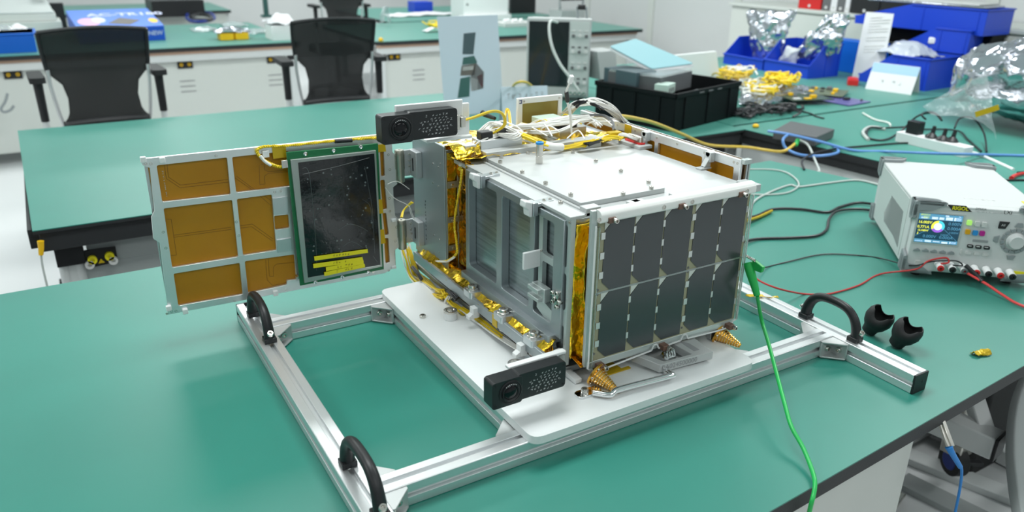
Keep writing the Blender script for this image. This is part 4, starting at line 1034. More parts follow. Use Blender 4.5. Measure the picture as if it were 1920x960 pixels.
def bumper(x, y, z, sx, sy, sz):
    k = MB()
    # three-armed rubber corner: along the width, along the depth, down the side
    k.prism(rpoly([(x-sx*5, y-sy*8, z), (x+sx*70, y-sy*8, z), (x+sx*52, y+sy*26, z), (x-sx*5, y+sy*34, z)], 10), (0, 0, sz*8))
    k.prism(rpoly([(x-sx*5, y-sy*8, z+sz*8), (x-sx*5, y+sy*34, z+sz*8), (x-sx*5, y+sy*26, z-sz*46), (x-sx*5, y-sy*8, z-sz*36)], 8), (sx*7, 0, 0))
    k.prism(rpoly([(x-sx*5, y-sy*8, z+sz*8), (x+sx*70, y-sy*8, z+sz*8), (x+sx*40, y-sy*8, z-sz*12), (x+sx*6, y-sy*8, z-sz*16), (x+sx*2, y-sy*8, z-sz*36), (x-sx*5, y-sy*8, z-sz*36)], 5), (0, sy*6, 0))
    for i in range(2):
        k.tube([(x+sx*54, y+sy*(2+9*i), z+sz*8), (x+sx*8, y+sy*(4+9*i), z+sz*9), (x-sx*5, y+sy*(6+9*i), z), (x-sx*5.5, y+sy*(8+9*i), z-sz*34)], 2.2, 6)
    k.build('corner_bumper', psu_grey, PS, bevel=2, local=True)
for x, sx in ((0, 1), (PW, -1)):
    for y, sy in ((-2, 1), (PD, -1)):
        bumper(x, y, 196, sx, sy, 1); bumper(x, y, 24, sx, sy, -1)
for x in (40, PW-40):
    for y in (30, PD-40): MB().cyl((x, y, 0), (x, y, 20), 12, n=18).build('foot', black_rub, PS, local=True)
# screen
q = [pf(1724, 399, -5), pf(1806, 404.5, -5), pf(1794, 459.5, -5), pf(1713, 453, -5)]
sx0, sx1 = (q[0].x+q[3].x)/2, (q[1].x+q[2].x)/2; sz1, sz0 = (q[0].z+q[1].z)/2, (q[2].z+q[3].z)/2
MB().box((sx0-5, -5, sz0-5), (sx1+5, -3, sz1+5)).build('screen_bezel', psu_side, PS, bevel=0.8, local=True)
so = MB().box((sx0, -6, sz0), (sx1, -4.5, sz1)).build('screen', scr_bg, PS, local=True)
SW, SH = sx1-sx0, sz1-sz0
def sbx(l, name, mm):
    k = MB()
    for a, b_, c_, d in l: k.box((sx0+SW*a, -6.4, sz0+SH*b_), (sx0+SW*c_, -6, sz0+SH*d))
    return k.build(name, mm, so, local=True)
sbx([(0.0, 0.80, 1, 0.99), (0, 0.01, 1, 0.12)], 'menu_bar', scr_blue)
sbx([(0.30, .82, .44, .90), (.47, .82, .58, .90), (.62, .82, .78, .92), (.81, .82, .97, .92), (.02, .03, .2, .07), (.25, .03, .4, .1), (.44, .05, .6, .08), (.64, .02, .78, .08), (.82, .03, .97, .1), (.05, .82, .2, .88), (.6, .94, .68, .98), (.9, .93, .95, .98)], 'menu_item', scr_white)
sbx([(.03, .92, .25, .985), (.10, .83, .24, .90)], 'channel_tag', scr_yel)
tm = MB()
for s_, a, b_, sz_ in (('16.005V', .01, .66, 10), ('0.771A', .01, .50, 10), ('12.340W', .03, .39, 7), ('3', .03, .28, 8)): text_mb(s_, (sx0+SW*a, -6.5, sz0+SH*b_), (1, 0, 0), (0, 0, 1), sz_*SW/105, mb=tm, bold=0.25)
tm.build('reading', scr_yel, so, local=True)
tm = MB()
for s_, a, b_, sz_ in (('0.000V', .70, .66, 11.5), ('0.000A', .70, .50, 11.5), ('0.000W', .76, .38, 7), ('0.000V', .18, .18, 11.5), ('0.000A', .56, .18, 11.5), ('0.000W', .58, .29, 6)): text_mb(s_, (sx0+SW*a, -6.5, sz0+SH*b_), (1, 0, 0), (0, 0, 1), sz_*SW/105, mb=tm)
tm.build('reading', scr_blue, so, local=True)
cx_, cz_ = sx0+SW*0.48, sz0+SH*0.58
def ringseg(a0, a1, r0, r1, mm, name):
    pts = [(cx_+r1*math.cos(math.radians(a0+(a1-a0)*i/10)), -6.1, cz_+r1*math.sin(math.radians(a0+(a1-a0)*i/10))) for i in range(11)]
    if r0 > 0: pts += [(cx_+r0*math.cos(math.radians(a1+(a0-a1)*i/10)), -6.1, cz_+r0*math.sin(math.radians(a1+(a0-a1)*i/10))) for i in range(11)]
    MB().prism(pts, (0, -0.5, 0)).build(name, mm, so, local=True)
rr_ = SW*0.155
ringseg(90, 210, rr_*0.62, rr_, scr_yel, 'dial_segment'); ringseg(210, 330, rr_*0.62, rr_, scr_pur, 'dial_segment'); ringseg(-30, 90, rr_*0.62, rr_, scr_cyan, 'dial_segment'); ringseg(0, 359, 0, rr_*0.62, scr_white, 'dial_centre')
MB().bar((cx_-rr_, -6.3, cz_-rr_*0.4), (sx0+1, -6.3, sz0+SH*0.22), 0.7, 0.4, up=(0, 1, 0)).bar((cx_+rr_, -6.3, cz_-rr_*0.4), (sx1-1, -6.3, sz0+SH*0.12), 0.7, 0.4, up=(0, 1, 0)).build('divider_line', scr_blue, so, local=True)
def key(u, v, w_, h_, mm, name='key', d=5, r=2, y=-4):
    p = pf(u, v, y); return MB().prism(rrect(lambda a, b_: V((a, y, b_)), p.x-w_/2, p.x+w_/2, p.z-h_/2, p.z+h_/2, r), (0, -d, 0)).build(name, mm, PS, bevel=0.8, local=True)
for i in range(5):
    u, v = 1719+16*i, 467+1.5*i; p = pf(u, v, -4)
    MB().prism([(p.x-8, -4, p.z-4), (p.x+8, -4, p.z-4), (p.x+7, -4, p.z+1), (p.x, -4, p.z+5), (p.x-7, -4, p.z+1)], (0, -4, 0)).build('soft_key', psu_grey, PS, bevel=0.8, local=True)
for u, v, mm in ((1817, 417, key_green), (1832, 419, key_light), (1845, 420.5, key_light), (1814, 434, key_orange), (1828, 436, key_blue), (1841, 437, key_mag)):
    o = key(u, v, 11, 12, mm)
MBk = MB(); p = pf(1838, 452, -4); MBk.box((p.x-17, -5, p.z-3), (p.x+17, -4, p.z+3)); MBk.build('keypad_strip', key_grey, PS, local=True)
for i in range(3):
    p = key(1818.5+15.5*i, 461+1.5*i, 13, 8, black_pl); q_ = pf(1818.5+15.5*i, 461+1.5*i, -9.2); MB().box((q_.x-4, -9.6, q_.z-1), (q_.x+4, -9, q_.z+1)).build('key_print', key_light, p, local=True)
    key(1815+16*i, 474+1.5*i, 14, 8, key_light, d=2)
key(1802, 472, 4, 14, key_light, d=2); key(1720, 493, 12, 14, key_light, 'usb_port', d=2)
p = pf(1881, 422, -4); MB().prism([(p.x-10, -4, p.z-9), (p.x+6, -4, p.z-9), (p.x+13, -4, p.z+9), (p.x-10, -4, p.z+9)], (0, -3, 0)).build('output_key', black_pl, PS, bevel=0.8, local=True)
text_mb('All', (p.x-5, -7.2, p.z-2), (1, 0, 0), (0, 0, 1), 8).build('key_print', key_light, PS, local=True)
kn = pf(1903, 452, -4)
MB().lathe((kn.x, -4, kn.z), (0, -1, 0), [(21, 0), (21, 3), (18, 5), (17, 14), (15, 16), (0, 15)], 36).build('dial_knob', psu_white, PS, local=True)
for i in range(14):
    t = math.radians(i*360/14+8); r0 = 28
    c_ = V((kn.x+r0*math.cos(t), -4, kn.z+r0*math.sin(t))); e1 = V((-math.sin(t), 0, math.cos(t))); e2 = V((math.cos(t), 0, math.sin(t)))
    MB().prism([c_+e1*-5-e2*4, c_+e1*5-e2*4, c_+e1*6+e2*4, c_-e1*6+e2*4], (0, -3, 0)).build('ring_key', psu_grey, PS, bevel=0.8, local=True)
for dx_, dz_ in ((0, 41), (-42, 2), (0, -42), (42, 2)):
    t = math.atan2(dz_, dx_); c_ = V((kn.x+dx_, -4, kn.z+dz_)); e1 = V((-math.sin(t), 0, math.cos(t))); e2 = V((math.cos(t), 0, math.sin(t)))
    MB().prism([c_-e1*10-e2*5, c_+e1*10-e2*5, c_+e1*6+e2*6, c_-e1*6+e2*6], (0, -3, 0)).build('arrow_key', psu_grey, PS, bevel=0.8, local=True)
for i in range(7):
    u, v = 1759+22.2*i, 494+2.6*i; p = pf(u, v, -4); mm = (red_pl, black_pl, key_dark, red_pl, black_pl, red_pl, black_pl)[i]
    o = MB().lathe((p.x, -4, p.z), (0, -1, -0.12), [(9, 0), (9.5, 3), (8.5, 5), (8.5, 19), (9, 24), (7.5, 26)], 20).build('terminal_post', white_pl, PS, local=True)
    MB().lathe((p.x, -29, p.z-2.8), (0, -1, -0.12), [(8, -1), (8, 3), (6.5, 4), (3.5, 4), (3, -1)], 18).build('terminal_cap', mm, o, local=True)
p = pf(1796, 385, -4)
c0, c1, c2, c3 = pf(1776, 384, -4), pf(1811, 388, -4), pf(1823, 396, -4), pf(1785, 394, -4)
lo_ = MB().prism([(c0.x, -4, c0.z+1), (c1.x, -4, c0.z+1), (c2.x, -4, c0.z-13), (c3.x, -4, c0.z-13)], (0, -0.8, 0)).build('logo_plate', black_pl, PS, local=True)
text_mb('RIGOL', (c3.x-1, -5.2, c0.z-10.5), (1, 0, 0), (0, 0, 1), 12.5, bold=0.35).build('logo_text', yellow_label, lo_, local=True)
text_mb('DP932A', (c2.x+6, -4.6, c0.z-6), (1, 0, 0), (0, 0, 1), 7).build('model_text', ink, PS, local=True)
gm = MB(); glyphs(gm, V((c2.x+6, -4.5, c0.z-13)), (1, 0, 0), (0, 0, 1), (0, -1, 0), 66, 5, 1, 22, 77, stroke=0.4, ragged=False); gm.build('subtitle_text', key_grey, PS, local=True)
lp = pf(1882, 398, -4); text_mb('LXI', (lp.x, -4.6, lp.z-4), (1, 0, 0), (0, 0, 1), 13).build('standard_mark', ink, PS, local=True)
gm = MB(); glyphs(gm, V((PW*0.42, 70, 196.3)), (1, 0, 0), (0, 1, 0), (0, 0, 1), 80, 9, 1, 6, 78, stroke=1.4, ragged=False); gm.build('lid_text', white_ink, PS, local=True)
MB().box((PW-32, 44, 196.2), (PW+2, 84, 197.4)).box((PW-44, -6, 26), (PW-12, -4.4, 44)).build('yellow_tape', yellow_label, PS, local=True)

def w2(q, y=0): return (PS.matrix_basis @ (V(q)*S))/S
# leads from the terminals
tp = [w2((pf(1759+22.2*i, 494+2.6*i, -4).x, -24, pf(1759+22.2*i, 494+2.6*i, -4).z+7)) for i in range(3)]
def lead(name, P, r, m_, label, group=None): return tag(MB().tube(P, r, 8).build(name, m_), label, 'cable', group)
lead('test_lead', [az(1404, 512, 60), az(1425, 527, 50), az(1450, 538, 46), az(1478, 546, 30)] + [az(u, v, 3) for u, v in ((1506, 551), (1530, 552), (1560, 550), (1610, 535), (1650, 514))] + [w2((24, -22, 30)), w2((50, -18, 54)), w2((88, -16, 66)), w2((96, -20, 56)), tp[0]], 2.2, red_wire, 'thin red lead crossing the bench to the first terminal of the power supply')
lead('test_lead', [az(1402, 510, 60), az(1414, 507, 30)] + [az(u, v, 3) for u, v in ((1440, 500), (1480, 490), (1540, 477), (1600, 478), (1650, 484))] + [w2((14, -14, 36)), w2((60, -14, 52)), w2((110, -20, 62)), w2((128, -22, 52)), tp[1]], 1.8, blk_wire, 'thin black lead crossing the bench to the second terminal of the power supply')
lead('test_lead', [tp[2]+V((0, 0, -12)), w2((176, -58, 24)), w2((206, -90, 12)), w2((236, -130, 6)), w2((320, -190, 4)), w2((430, -230, 4))], 3.4, red_bright, 'bright red lead leaving the third terminal of the power supply to the right')
pb_ = tp[2]; MB().tube([tp[2]+V((0, 0, 3)), w2((160, -38, 34)), w2((170, -52, 26))], 6, 10).build('plug_body', black_pl, [o for o in bpy.data.objects if o.name.startswith('test_lead')][-1])

# ================================================================== small things on the near bench
def grip(x, y, rz, label):
    # black rubber cup with a scooped mouth lying on its side
    t = thing('rubber_cup', label, 'cup', (x, y, 0), rz, 'two black rubber cups beside the frame')
    vs = MB(); n = 28; prof = [(9, 0), (15, 4), (17, 16), (24, 26), (29, 40), (28, 54), (24, 62)]
    R3 = 2.6; outer_ = prof; inner = [(r-R3, h) for r, h in prof[::-1]]; pr = outer_+[(24-R3/2, 63)]+inner[:-1]+[(0.01, 6)]
    vs.lathe((0, 0, 0), (0, 0, 1), pr, n)
    for i, p in enumerate(vs.v):
        t_ = math.atan2(p.y, p.x); dip = max(0, math.cos(2*t_))*14*max(0, (p.z-34)/28)
        p.z -= dip
    M_ = Matrix.Rotation(math.radians(24), 4, 'X')
    vs.v = [M_ @ p for p in vs.v]
    zmin = min(p.z for p in vs.v); vs.v = [p-V((0, 0, zmin)) for p in vs.v]
    vs.build('cup', black_rub, t, local=True)
    return t
p = az(1670, 650, 0); grip(p.x+6, p.y-4, 0.35, 'black rubber cup farther from the frame, right one of the two')
p = az(1618, 628, 0); grip(p.x+14, p.y, 0.25, 'black rubber cup tucked behind the frame handle, left one of the two')
# crumpled tape scrap
p = az(1835, 664, 0); g = crumple(lambda a, b_: V((p.x-20+40*a, p.y-10+20*b_-8*a, 3+7*math.sin(math.pi*b_))), 4, 0.08, 41)
tag(MB().grid(g, 14, 10).build('tape_scrap', kap, solid=0.5), 'curled yellow tape scrap lying alone near the bench edge', 'tape')
# green hook clip and lead
cp = thing('test_clip', 'green hook clip and lead hanging from the right edge of the solar panel', 'clip', (618, 352, 150))
e0 = ax(1402, 492, 612); e1 = ax(1420, 555, 612)
hk = MB(); hk.tube([e0, e0.lerp(e1, 0.25), e0.lerp(e1, 0.3)], 9, 12, smooth=False); hk.tube([e0.lerp(e1, 0.3), e1], lambda t: 9-3*t, 12, smooth=False)
hk.prism([ax(1410, 486, 612), ax(1430, 502, 612), ax(1426, 512, 612), ax(1410, 506, 612)], (8, 0, 0)); hk.build('clip_body', grn_wire, cp, bevel=1.5)
twisted([ax(1400, 480, 612), ax(1407, 484, 612), ax(1416, 489, 612)], 1.4, steel, 'hook_wire', parent=cp, pitch=6, amp=1.6)
MB().tube([e1, az(1428, 600, 95), az(1440, 640, 80), az(1456, 700, 62), az(1472, 760, 46), az(1484, 800, 34), az(1506, 840, 20), az(1522, 880, 10), az(1528, 905, 7), az(1526, 925, 0), az(1521, 945, -12), az(1512, 985, -60)], 3.6, 10).build('lead', grn_wire, cp)
# blue earth clip on the bench edge
bc = thing('earth_lead', 'blue lead with a steel crocodile clip gripping the front edge of the near bench', 'cable', (960, 20, -40))
q = [az(1762, 790, -28), az(1779, 838, -60), az(1784, 848, -70), az(1803, 880, -110), az(1800, 915, -160), az(1788, 975, -240)]
MB().bar(q[0], q[1], 8, 5).bar(q[0]+V((3, -4, 3)), q[1]+V((5, -4, 2)), 8, 3).cyl(q[0]+V((0, 0, 6)), q[0]+V((0, 0, -6)), 6, n=12).build('crocodile_clip', steel, bc, bevel=1)
MB().tube([q[1], q[2], q[1].lerp(q[3], 0.9)], lambda t: 7-2.5*t, 10).build('boot', blu_wire, bc)
MB().tube([q[1].lerp(q[3], 0.7), q[3], q[4], q[5]], 2.6, 8).build('lead', blu_wire, bc)
# yellow scraps of tape by the clip on the beam
p = az(1410, 552, 44); g = crumple(lambda a, b_: V((p.x-14+62*a, p.y-4+12*b_-34*a, 42+3*math.sin(6*a))), 4, 0.08, 43)
tag(MB().grid(g, 18, 6).build('tape_scrap', kap, solid=0.6), 'crinkled yellow tape stuck on the right beam of the frame behind the green clip', 'tape')

# ---- cables on the near bench, right of the satellite
cable('signal_cable', [(1360, 395, 20), (1395, 415, 6), (1412, 380, 4), (1440, 362, 4), (1480, 347, 4), (1500, 350, 4), (1560, 342, 4), (1610, 338, 4), (1660, 350, 4)], 3.4, lgry_wire, 'light grey cable running from the satellite toward the power supply')
cable('signal_cable', [(1370, 314, 30), (1400, 317, 4), (1450, 318, 4), (1480, 326, 4), (1498, 345, 4), (1480, 360, 4), (1440, 365, 4), (1400, 364, 4), (1370, 368, 10)], 2.8, lgry_wire, 'light grey cable looping back behind the right wing')
pc = cable('power_cable', [(1390, 412, 20), (1420, 404, 6), (1450, 392, 5), (1500, 392, 5), (1550, 398, 5), (1575, 388, 5), (1610, 380, 6), (1650, 385, 10)], 4.2, blk_wire, 'thick black cable taped yellow at the satellite end, upper of the two')
p = az(1412, 408, 8); MB().tube([az(1398, 414, 14), az(1420, 408, 8), az(1446, 396, 6)], 8, 8, flat=0.6).build('tape_wrap', kap, pc)
cable('power_cable', [(1390, 455, 12), (1420, 448, 5), (1480, 446, 5), (1530, 442, 5), (1550, 430, 5), (1555, 410, 8), (1570, 396, 9), (1610, 392, 6), (1660, 398, 10)], 4.2, blk_wire, 'thick black cable, lower of the two, bending up to the power supply')
# ---- gap side: yellow patch lead, blue network lead, switch box
tag(MB().tube([az(1160, 218, 370), az(1190, 222, 330), az(1230, 232, 250), az(1280, 252, 130), az(1330, 272, 30), az(1400, 276, -20), az(1440, 282, -20), az(1465, 284, 0), az(1480, 278, 10), az(1494, 266, 12)], 6, 10).build('patch_lead', yel_cable), 'yellow network lead arching from the satellite over the gap to the switch box', 'cable')
p = az(1210, 223, 340); 
hb = thing('network_switch', 'flat dark grey network switch box at the edge of the right-hand bench', 'network switch', tuple(az(1500, 262, 0)))
a, b_, c_, d = az(1440, 243, 26), az(1477, 236, 26), az(1562, 250, 26), az(1528, 262, 26)
MB().prism([V((x.x, x.y, 4)) for x in (az(1448, 262, 0), az(1527, 276, 0), az(1562, 260, 0), az(1480, 244, 0))], (0, 0, 38)).build('case', hub_grey, hb, bevel=2)
MB().cyl(az(1492, 272, 8), az(1496, 262, 26), 9, n=10).build('green_plug', grn_wire, hb)
cable('network_lead', [(1440, 246, 44), (1480, 252, 46), (1540, 266, 30), (1600, 282, 6), (1660, 284, 5), (1760, 288, 60), (1850, 290, 10), (1925, 292, 5)], 5.5, lblu_wire, 'light blue network lead stretched across the right-hand bench behind the power supply')
cable('network_lead', [(1478, 252, 44), (1468, 262, 40), (1474, 278, 10), (1500, 290, 0), (1540, 292, 5), (1572, 285, 5), (1560, 272, 5)], 5.5, lblu_wire, 'loop of light blue network lead hanging in front of the switch box')
cable('adapter_cable', [(1498, 262, 20), (1515, 272, 12), (1528, 300, -2), (1536, 320, -2), (1532, 322, -2)], 4.5, lgry_wire, 'grey lead dropping from the switch box into the gap')
cable('adapter_cable', [(1508, 318, 4), (1504, 302, 8), (1520, 290, 8), (1560, 280, 6), (1640, 272, 5), (1700, 268, 5), (1750, 272, 5), (1790, 285, 5)], 4.0, blk_wire, 'black lead running over the bench gap behind the power supply')

# ---- power strip with plugs
A_, B_ = az(1676, 264, 0), az(1806, 296, 0); L_ = (B_-A_).length; ang = math.atan2(B_.y-A_.y, B_.x-A_.x)
pst = thing('power_strip', 'white power strip with black plugs on the right-hand bench', 'power strip', tuple(A_), ang)
MB().prism(rpoly([(0, 0, 0), (L_, 0, 0), (L_, 62, 0), (0, 62, 0)], 12), (0, 0, 40)).build('body', white_pl, pst, bevel=5, local=True)
MB().prism(rpoly([(10, 8, 40), (L_-10, 8, 40), (L_-10, 54, 40), (10, 54, 40)], 8), (0, 0, 2)).build('socket_face', paper, pst, local=True)
for x, kind in ((0.2, 0), (0.46, 1), (0.62, 1), (0.72, 1)):
    xx = L_*x
    if kind == 0: MB().box((xx-28, 12, 41), (xx+30, 54, 96)).build('adapter', black_pl, pst, bevel=3, local=True)
    else:
        MB().lathe((xx, 30+(14 if x > .7 else 0), 41), (0.05, 0.1, 1), [(0, 0), (24, 0), (26, 5), (18, 14), (9, 22), (7, 50), (0, 52)], 18).build('plug', black_pl, pst, local=True)
cable('plug_cable', [(1736, 224, 110), (1728, 214, 130), (1748, 210, 120), (1765, 222, 96)], 4, blk_wire, 'black plug cable standing up behind the power strip')
cable('plug_cable', [(1790, 240, 85), (1800, 222, 110), (1825, 222, 100), (1845, 250, 40), (1850, 285, 6)], 4, blk_wire, 'black plug cable looping right from the power strip to the silver bag')
cable('plug_cable', [(1766, 226, 100), (1750, 212, 118), (1720, 218, 90), (1690, 245, 20), (1660, 262, 6), (1628, 258, 6), (1630, 240, 10), (1660, 240, 12), (1700, 238, 20)], 4.5, blk_wire, 'black plug cable looping left from the power strip')
cable('plug_cable', [(1700, 243, 6), (1790, 244, 10), (1815, 262, 6), (1840, 284, 6)], 4, blk_wire, 'black plug cable passing behind the power strip')
cable('white_lead', [(1618, 212, 5), (1640, 224, 5), (1665, 230, 8), (1670, 236, 8)], 4, whi_wire, 'short white lead with a yellow tip left of the power strip')
cable('mains_cable', [(1806, 282, 20), (1830, 288, 8), (1860, 300, 4), (1900, 318, 4)], 6, white_pl, 'white mains cable leaving the right end of the power strip')
cable('coax_loop', [(1628, 262, 6), (1618, 248, 8), (1632, 238, 10), (1660, 242, 8)], 7, lgry_wire, 'pale grey cable loop left of the power strip')
rp_ = thing('test_probe', 'red test probe lying at the right edge of the photo behind the power supply', 'test probe', tuple(az(1900, 332, 0)))
MB().tube([az(1896, 334, 8), az(1906, 328, 9), az(1925, 324, 9)], lambda t: 8-3*t, 10).build('grip', red_pl, rp_); MB().tube([az(1908, 324, 10), az(1935, 322, 10)], 5, 8).build('sleeve', black_pl, rp_)
cable('scope_lead', [(1880, 338, 4), (1930, 338, 4), (1990, 345, 4)], 4, blk_wire, 'black lead at the right edge of the photo under the red probe')

# ================================================================== OFFICE CHAIRS
def make_chair(label):
    t = thing('office_chair', label, 'office chair', (0, 0, FLOOR), 0)
    def wdt(h): # half width of the back by height (0 bottom .. 1 top)
        pts = [(0, 190), (0.06, 186), (0.12, 160), (0.3, 152), (0.45, 165), (0.56, 208), (0.62, 222), (1, 228)]
        for i in range(len(pts)-1):
            if h <= pts[i+1][0]: f = (h-pts[i][0])/(pts[i+1][0]-pts[i][0]); return pts[i][1]*(1-f)+pts[i+1][1]*f
        return 228
    def bk(a, b_):
        x = (a*2-1)*wdt(b_); z = 690+440*b_+12*math.sin(math.pi*a)*b_
        return V((x, 26*(1-(a*2-1)**2)+40*math.sin(b_*2.4)-60*b_, z))
    back = MB().grid(bk, 16, 20).build('backrest', mesh_fab, t, local=True, solid=3)
    MB().tube([bk(i/12, 1) for i in range(13)], 9, 8, sub=1).build('top_rail', black_pl, back, local=True)
    MB().tube([bk(i/12, 0.03) for i in range(13)], 16, 8, sub=1, flat=1).build('lower_rail', black_pl, back, local=True)
    k = MB().tube([bk(0, 0.6), bk(0, 0.8), bk(0, 1)], 8, 8); k.tube([bk(1, 0.6), bk(1, 0.8), bk(1, 1)], 8, 8); k.build('side_rim', black_pl, back, local=True)
    for s_ in (-1, 1):
        MB().tube([(s_*214, -6, 960), (s_*212, 6, 880), (s_*200, 16, 760), (s_*186, 20, 660), (s_*180, 60, 520), (s_*150, 120, 470)], 8, 10, flat=1.2).build('side_upright', alu, t, local=True)
        MB().tube([(s_*262, 40, 730), (s_*262, 46, 620), (s_*258, 60, 480), (s_*190, 110, 455)], 15, 10, flat=1).build('arm_post', leg_white, t, local=True)
        a = MB().tube([(s_*262, 42, 905), (s_*262, 40, 860), (s_*262, 40, 720)], lambda q: 22-4*q, 12).build('arm_sleeve', black_pl, t, local=True)
        MB().prism(rpoly([(s_*262-34, -30, 905), (s_*262+34, -30, 905), (s_*262+30, 220, 905), (s_*262-30, 220, 905)], 24, 6), (0, 0, 26)).build('armrest', black_rub, t, bevel=8, local=True, seg=3)
    MB().prism(rpoly([(-235, 40, 440), (235, 40, 440), (240, 500, 440), (-240, 500, 440)], 80, 8), (0, 0, 70)).build('seat', black_rub, t, bevel=22, local=True, seg=4)
    MB().box((-90, 150, 415), (90, 380, 442)).build('tilt_mechanism', black_pl, t, bevel=5, local=True)
    MB().cyl((0, 265, 120), (0, 265, 420), 25, n=18).build('gas_column', steel, t, local=True)
    for i in range(5):
        a_ = i*2*math.pi/5+0.3; d = V((math.cos(a_), math.sin(a_), 0)); c_ = V((0, 265, 0))
        l = MB().bar(c_+V((0, 0, 115)), c_+d*290+V((0, 0, 75)), 42, 26).build('base_leg', leg_white, t, bevel=5, local=True)
        e = c_+d*285; MB().cyl(e+V((0, 0, 52)), e+V((0, 0, 75)), 8, n=10).cyl(e+V((-d.y*24, d.x*24, 28)), e-V((-d.y*24, d.x*24, -28)), 28, n=18).build('caster', black_pl, l, local=True)
    return t
ch = make_chair('black mesh office chair on the left, in front of the blue printed box')
ch.location = V((-232, 3640, FLOOR))*S; ch.rotation_euler = (0, 0, 0.05)
c2 = copy_tree(ch); c2['label'] = 'black mesh office chair in the middle, left of the satellite poster'
c2.location = V((928, 3660, FLOOR))*S; c2.rotation_euler = (0, 0, -0.04)
c3 = copy_tree(ch); c3['label'] = 'farthest black office chair, top of its back cut off by the photo edge'
p = ay(646, 24, 7250); c3.location = V((p.x-20, 7250, FLOOR+0))*S; c3.rotation_euler = (0, 0, 0.0)
for c_ in (ch, c2, c3): c_['group'] = 'black mesh office chairs'

# ================================================================== ON THE MIDDLE BENCH
def up2(u, v, base): return V((base.x, base.y, zup(base, v)))
# folded poster stand with a picture of a satellite
b0, b1 = az(834, 192, 0), None
b0 = V((1128, 2700, 0)); b1 = V((1442, 2690, 0)); 
ex = (b1-b0).normalized(); hp = zup(b0, 34); wp_ = (b1-b0).length; bk_ = V((-ex.y, ex.x, 0))
ps = thing('poster_stand', 'pale blue-grey folded poster stand with a printed satellite picture', 'poster', tuple(b0+bk_*80))
def q3(a, b_, o=0): return b0+ex*(wp_*a)+bk_*(70*b_-o)+V((0, 0, hp*b_))
MB().prism([q3(0, 0), q3(1, 0), q3(1, 1), q3(0, 1)], bk_*1.5).prism([q3(0.1, 1, -1.5), q3(0.95, 1, -1.5), b0+ex*(wp_-60)+bk_*110, b0+ex*90+bk_*110], bk_*1.5).build('folded_sheet', poster, ps)
def pp(pts, name, m_):      # shapes printed on the poster, given as fractions of its width and height
    return MB().prism([q3(a, b_, 0.8) for a, b_ in pts], bk_*0.3).build(name, m_, ps)
def pxf(*l): return [((u-833)/110.0, 1-(v-36)/150.0) for u, v in l]
pp(pxf((878, 62), (900, 61), (893, 94), (873, 93)), 'printed_wing', dark_teal2)
pp(pxf((874, 98), (894, 96), (899, 106), (897, 108), (871, 109)), 'printed_wing', dark_teal)
pp(pxf((870, 110), (896, 108), (893, 126), (866, 125)), 'printed_body', grey_print)
pp(pxf((872, 112), (892, 111), (890, 117), (871, 118)), 'printed_highlight', key_light)
pp(pxf((866, 129), (884, 127), (880, 158), (858, 159)), 'printed_wing', dark_teal)
pp(pxf((896, 106), (910, 122), (907, 147), (888, 150), (884, 130)), 'printed_body', key_dark)
pp(pxf((884, 128), (898, 133), (896, 149), (884, 150)), 'printed_body', key_grey)
pp(pxf((897, 128), (908, 124), (906, 146), (900, 140)), 'printed_red_face', print_red)
# small tent card in front of it
b0_, b1_ = V((1270, 2400, 0)), V((1478, 2340, 0)); ex2 = (b1_-b0_).normalized(); bk2 = V((-ex2.y, ex2.x, 0)); h2 = zup(b0_, 166)
tc_ = thing('tent_card', 'white tent card with faint handwriting behind the camera bracket', 'card', tuple(b0_))
w2_ = (b1_-b0_).length
MB().prism([b0_, b1_, b1_+bk2*40+V((0, 0, h2)), b0_+bk2*40+V((0, 0, h2))], bk2*1.2).prism([b0_+bk2*41.2+V((0, 0, h2)), b1_+bk2*41.2+V((0, 0, h2)), b1_+bk2*80, b0_+bk2*80], bk2*1.2).build('card', poster, tc_)
gm = MB(); n_ = ex2.cross(V((bk2*40+V((0, 0, h2))).normalized()))
glyphs(gm, b0_+ex2*w2_*0.1+bk2*(40*0.62)+V((0, 0, h2*0.62))-bk2*0.8, ex2, V(bk2*40+V((0, 0, h2))).normalized(), -bk2, w2_*0.85, h2*0.28, 1, 7, 55, stroke=2.2, ragged=False); gm.build('writing', key_grey, tc_)

# oscilloscope
sb0, sb1 = V((1700, 2905, 0)), V((1945, 2600, 0))
sb0 = az(988, 176, 0); sb0 = V((sb0.x, sb0.y, 0)); 
sb0 = ay(986, 150, 2900); sb0.z = 0; sb1 = ay(1104, 150, 2700); sb1.z = 0
exs = (sb1-sb0).normalized(); bks = V((-exs.y, exs.x, 0)); WSC = (sb1-sb0).length; HS = zup(sb0, 33)
so_ = thing('oscilloscope', 'grey bench oscilloscope with a dark screen beside the black crate', 'oscilloscope', tuple(sb0), math.atan2(exs.y, exs.x))
HS -= 20
MB().box((0, 0, 20), (WSC, 60, HS+20)).build('front_bezel', scope_grey, so_, bevel=6, local=True, seg=3)
MB().box((10, 60, 26), (WSC-10, 190, HS+10)).build('case', scope_grey, so_, bevel=5, local=True)
MB().box((12, -2, 75), (WSC*0.66, 2, HS+4)).build('screen', mat('dark_screen', (0.010, 0.014, 0.016), 0.12, spec=0.7), so_, bevel=1, local=True)
MB().box((WSC*0.68, -3, 36), (WSC-8, 1, HS+8)).build('control_panel', psu_side, so_, bevel=1, local=True)
for i in range(4):
    for j in range(3):
        x = WSC*(0.73+0.1*j); z = HS*(0.22+0.2*i)
        MB().lathe((x, -3, z+8), (0, -1, 0), [(9, 0), (8, 12), (0, 12)], 14).build('knob', key_dark if (i+j) % 2 else key_light, so_, local=True)
        MB().box((x-8, -6, z+28), (x+8, -3, z+36)).build('button', key_light if i % 2 else key_dark, so_, bevel=1, local=True)
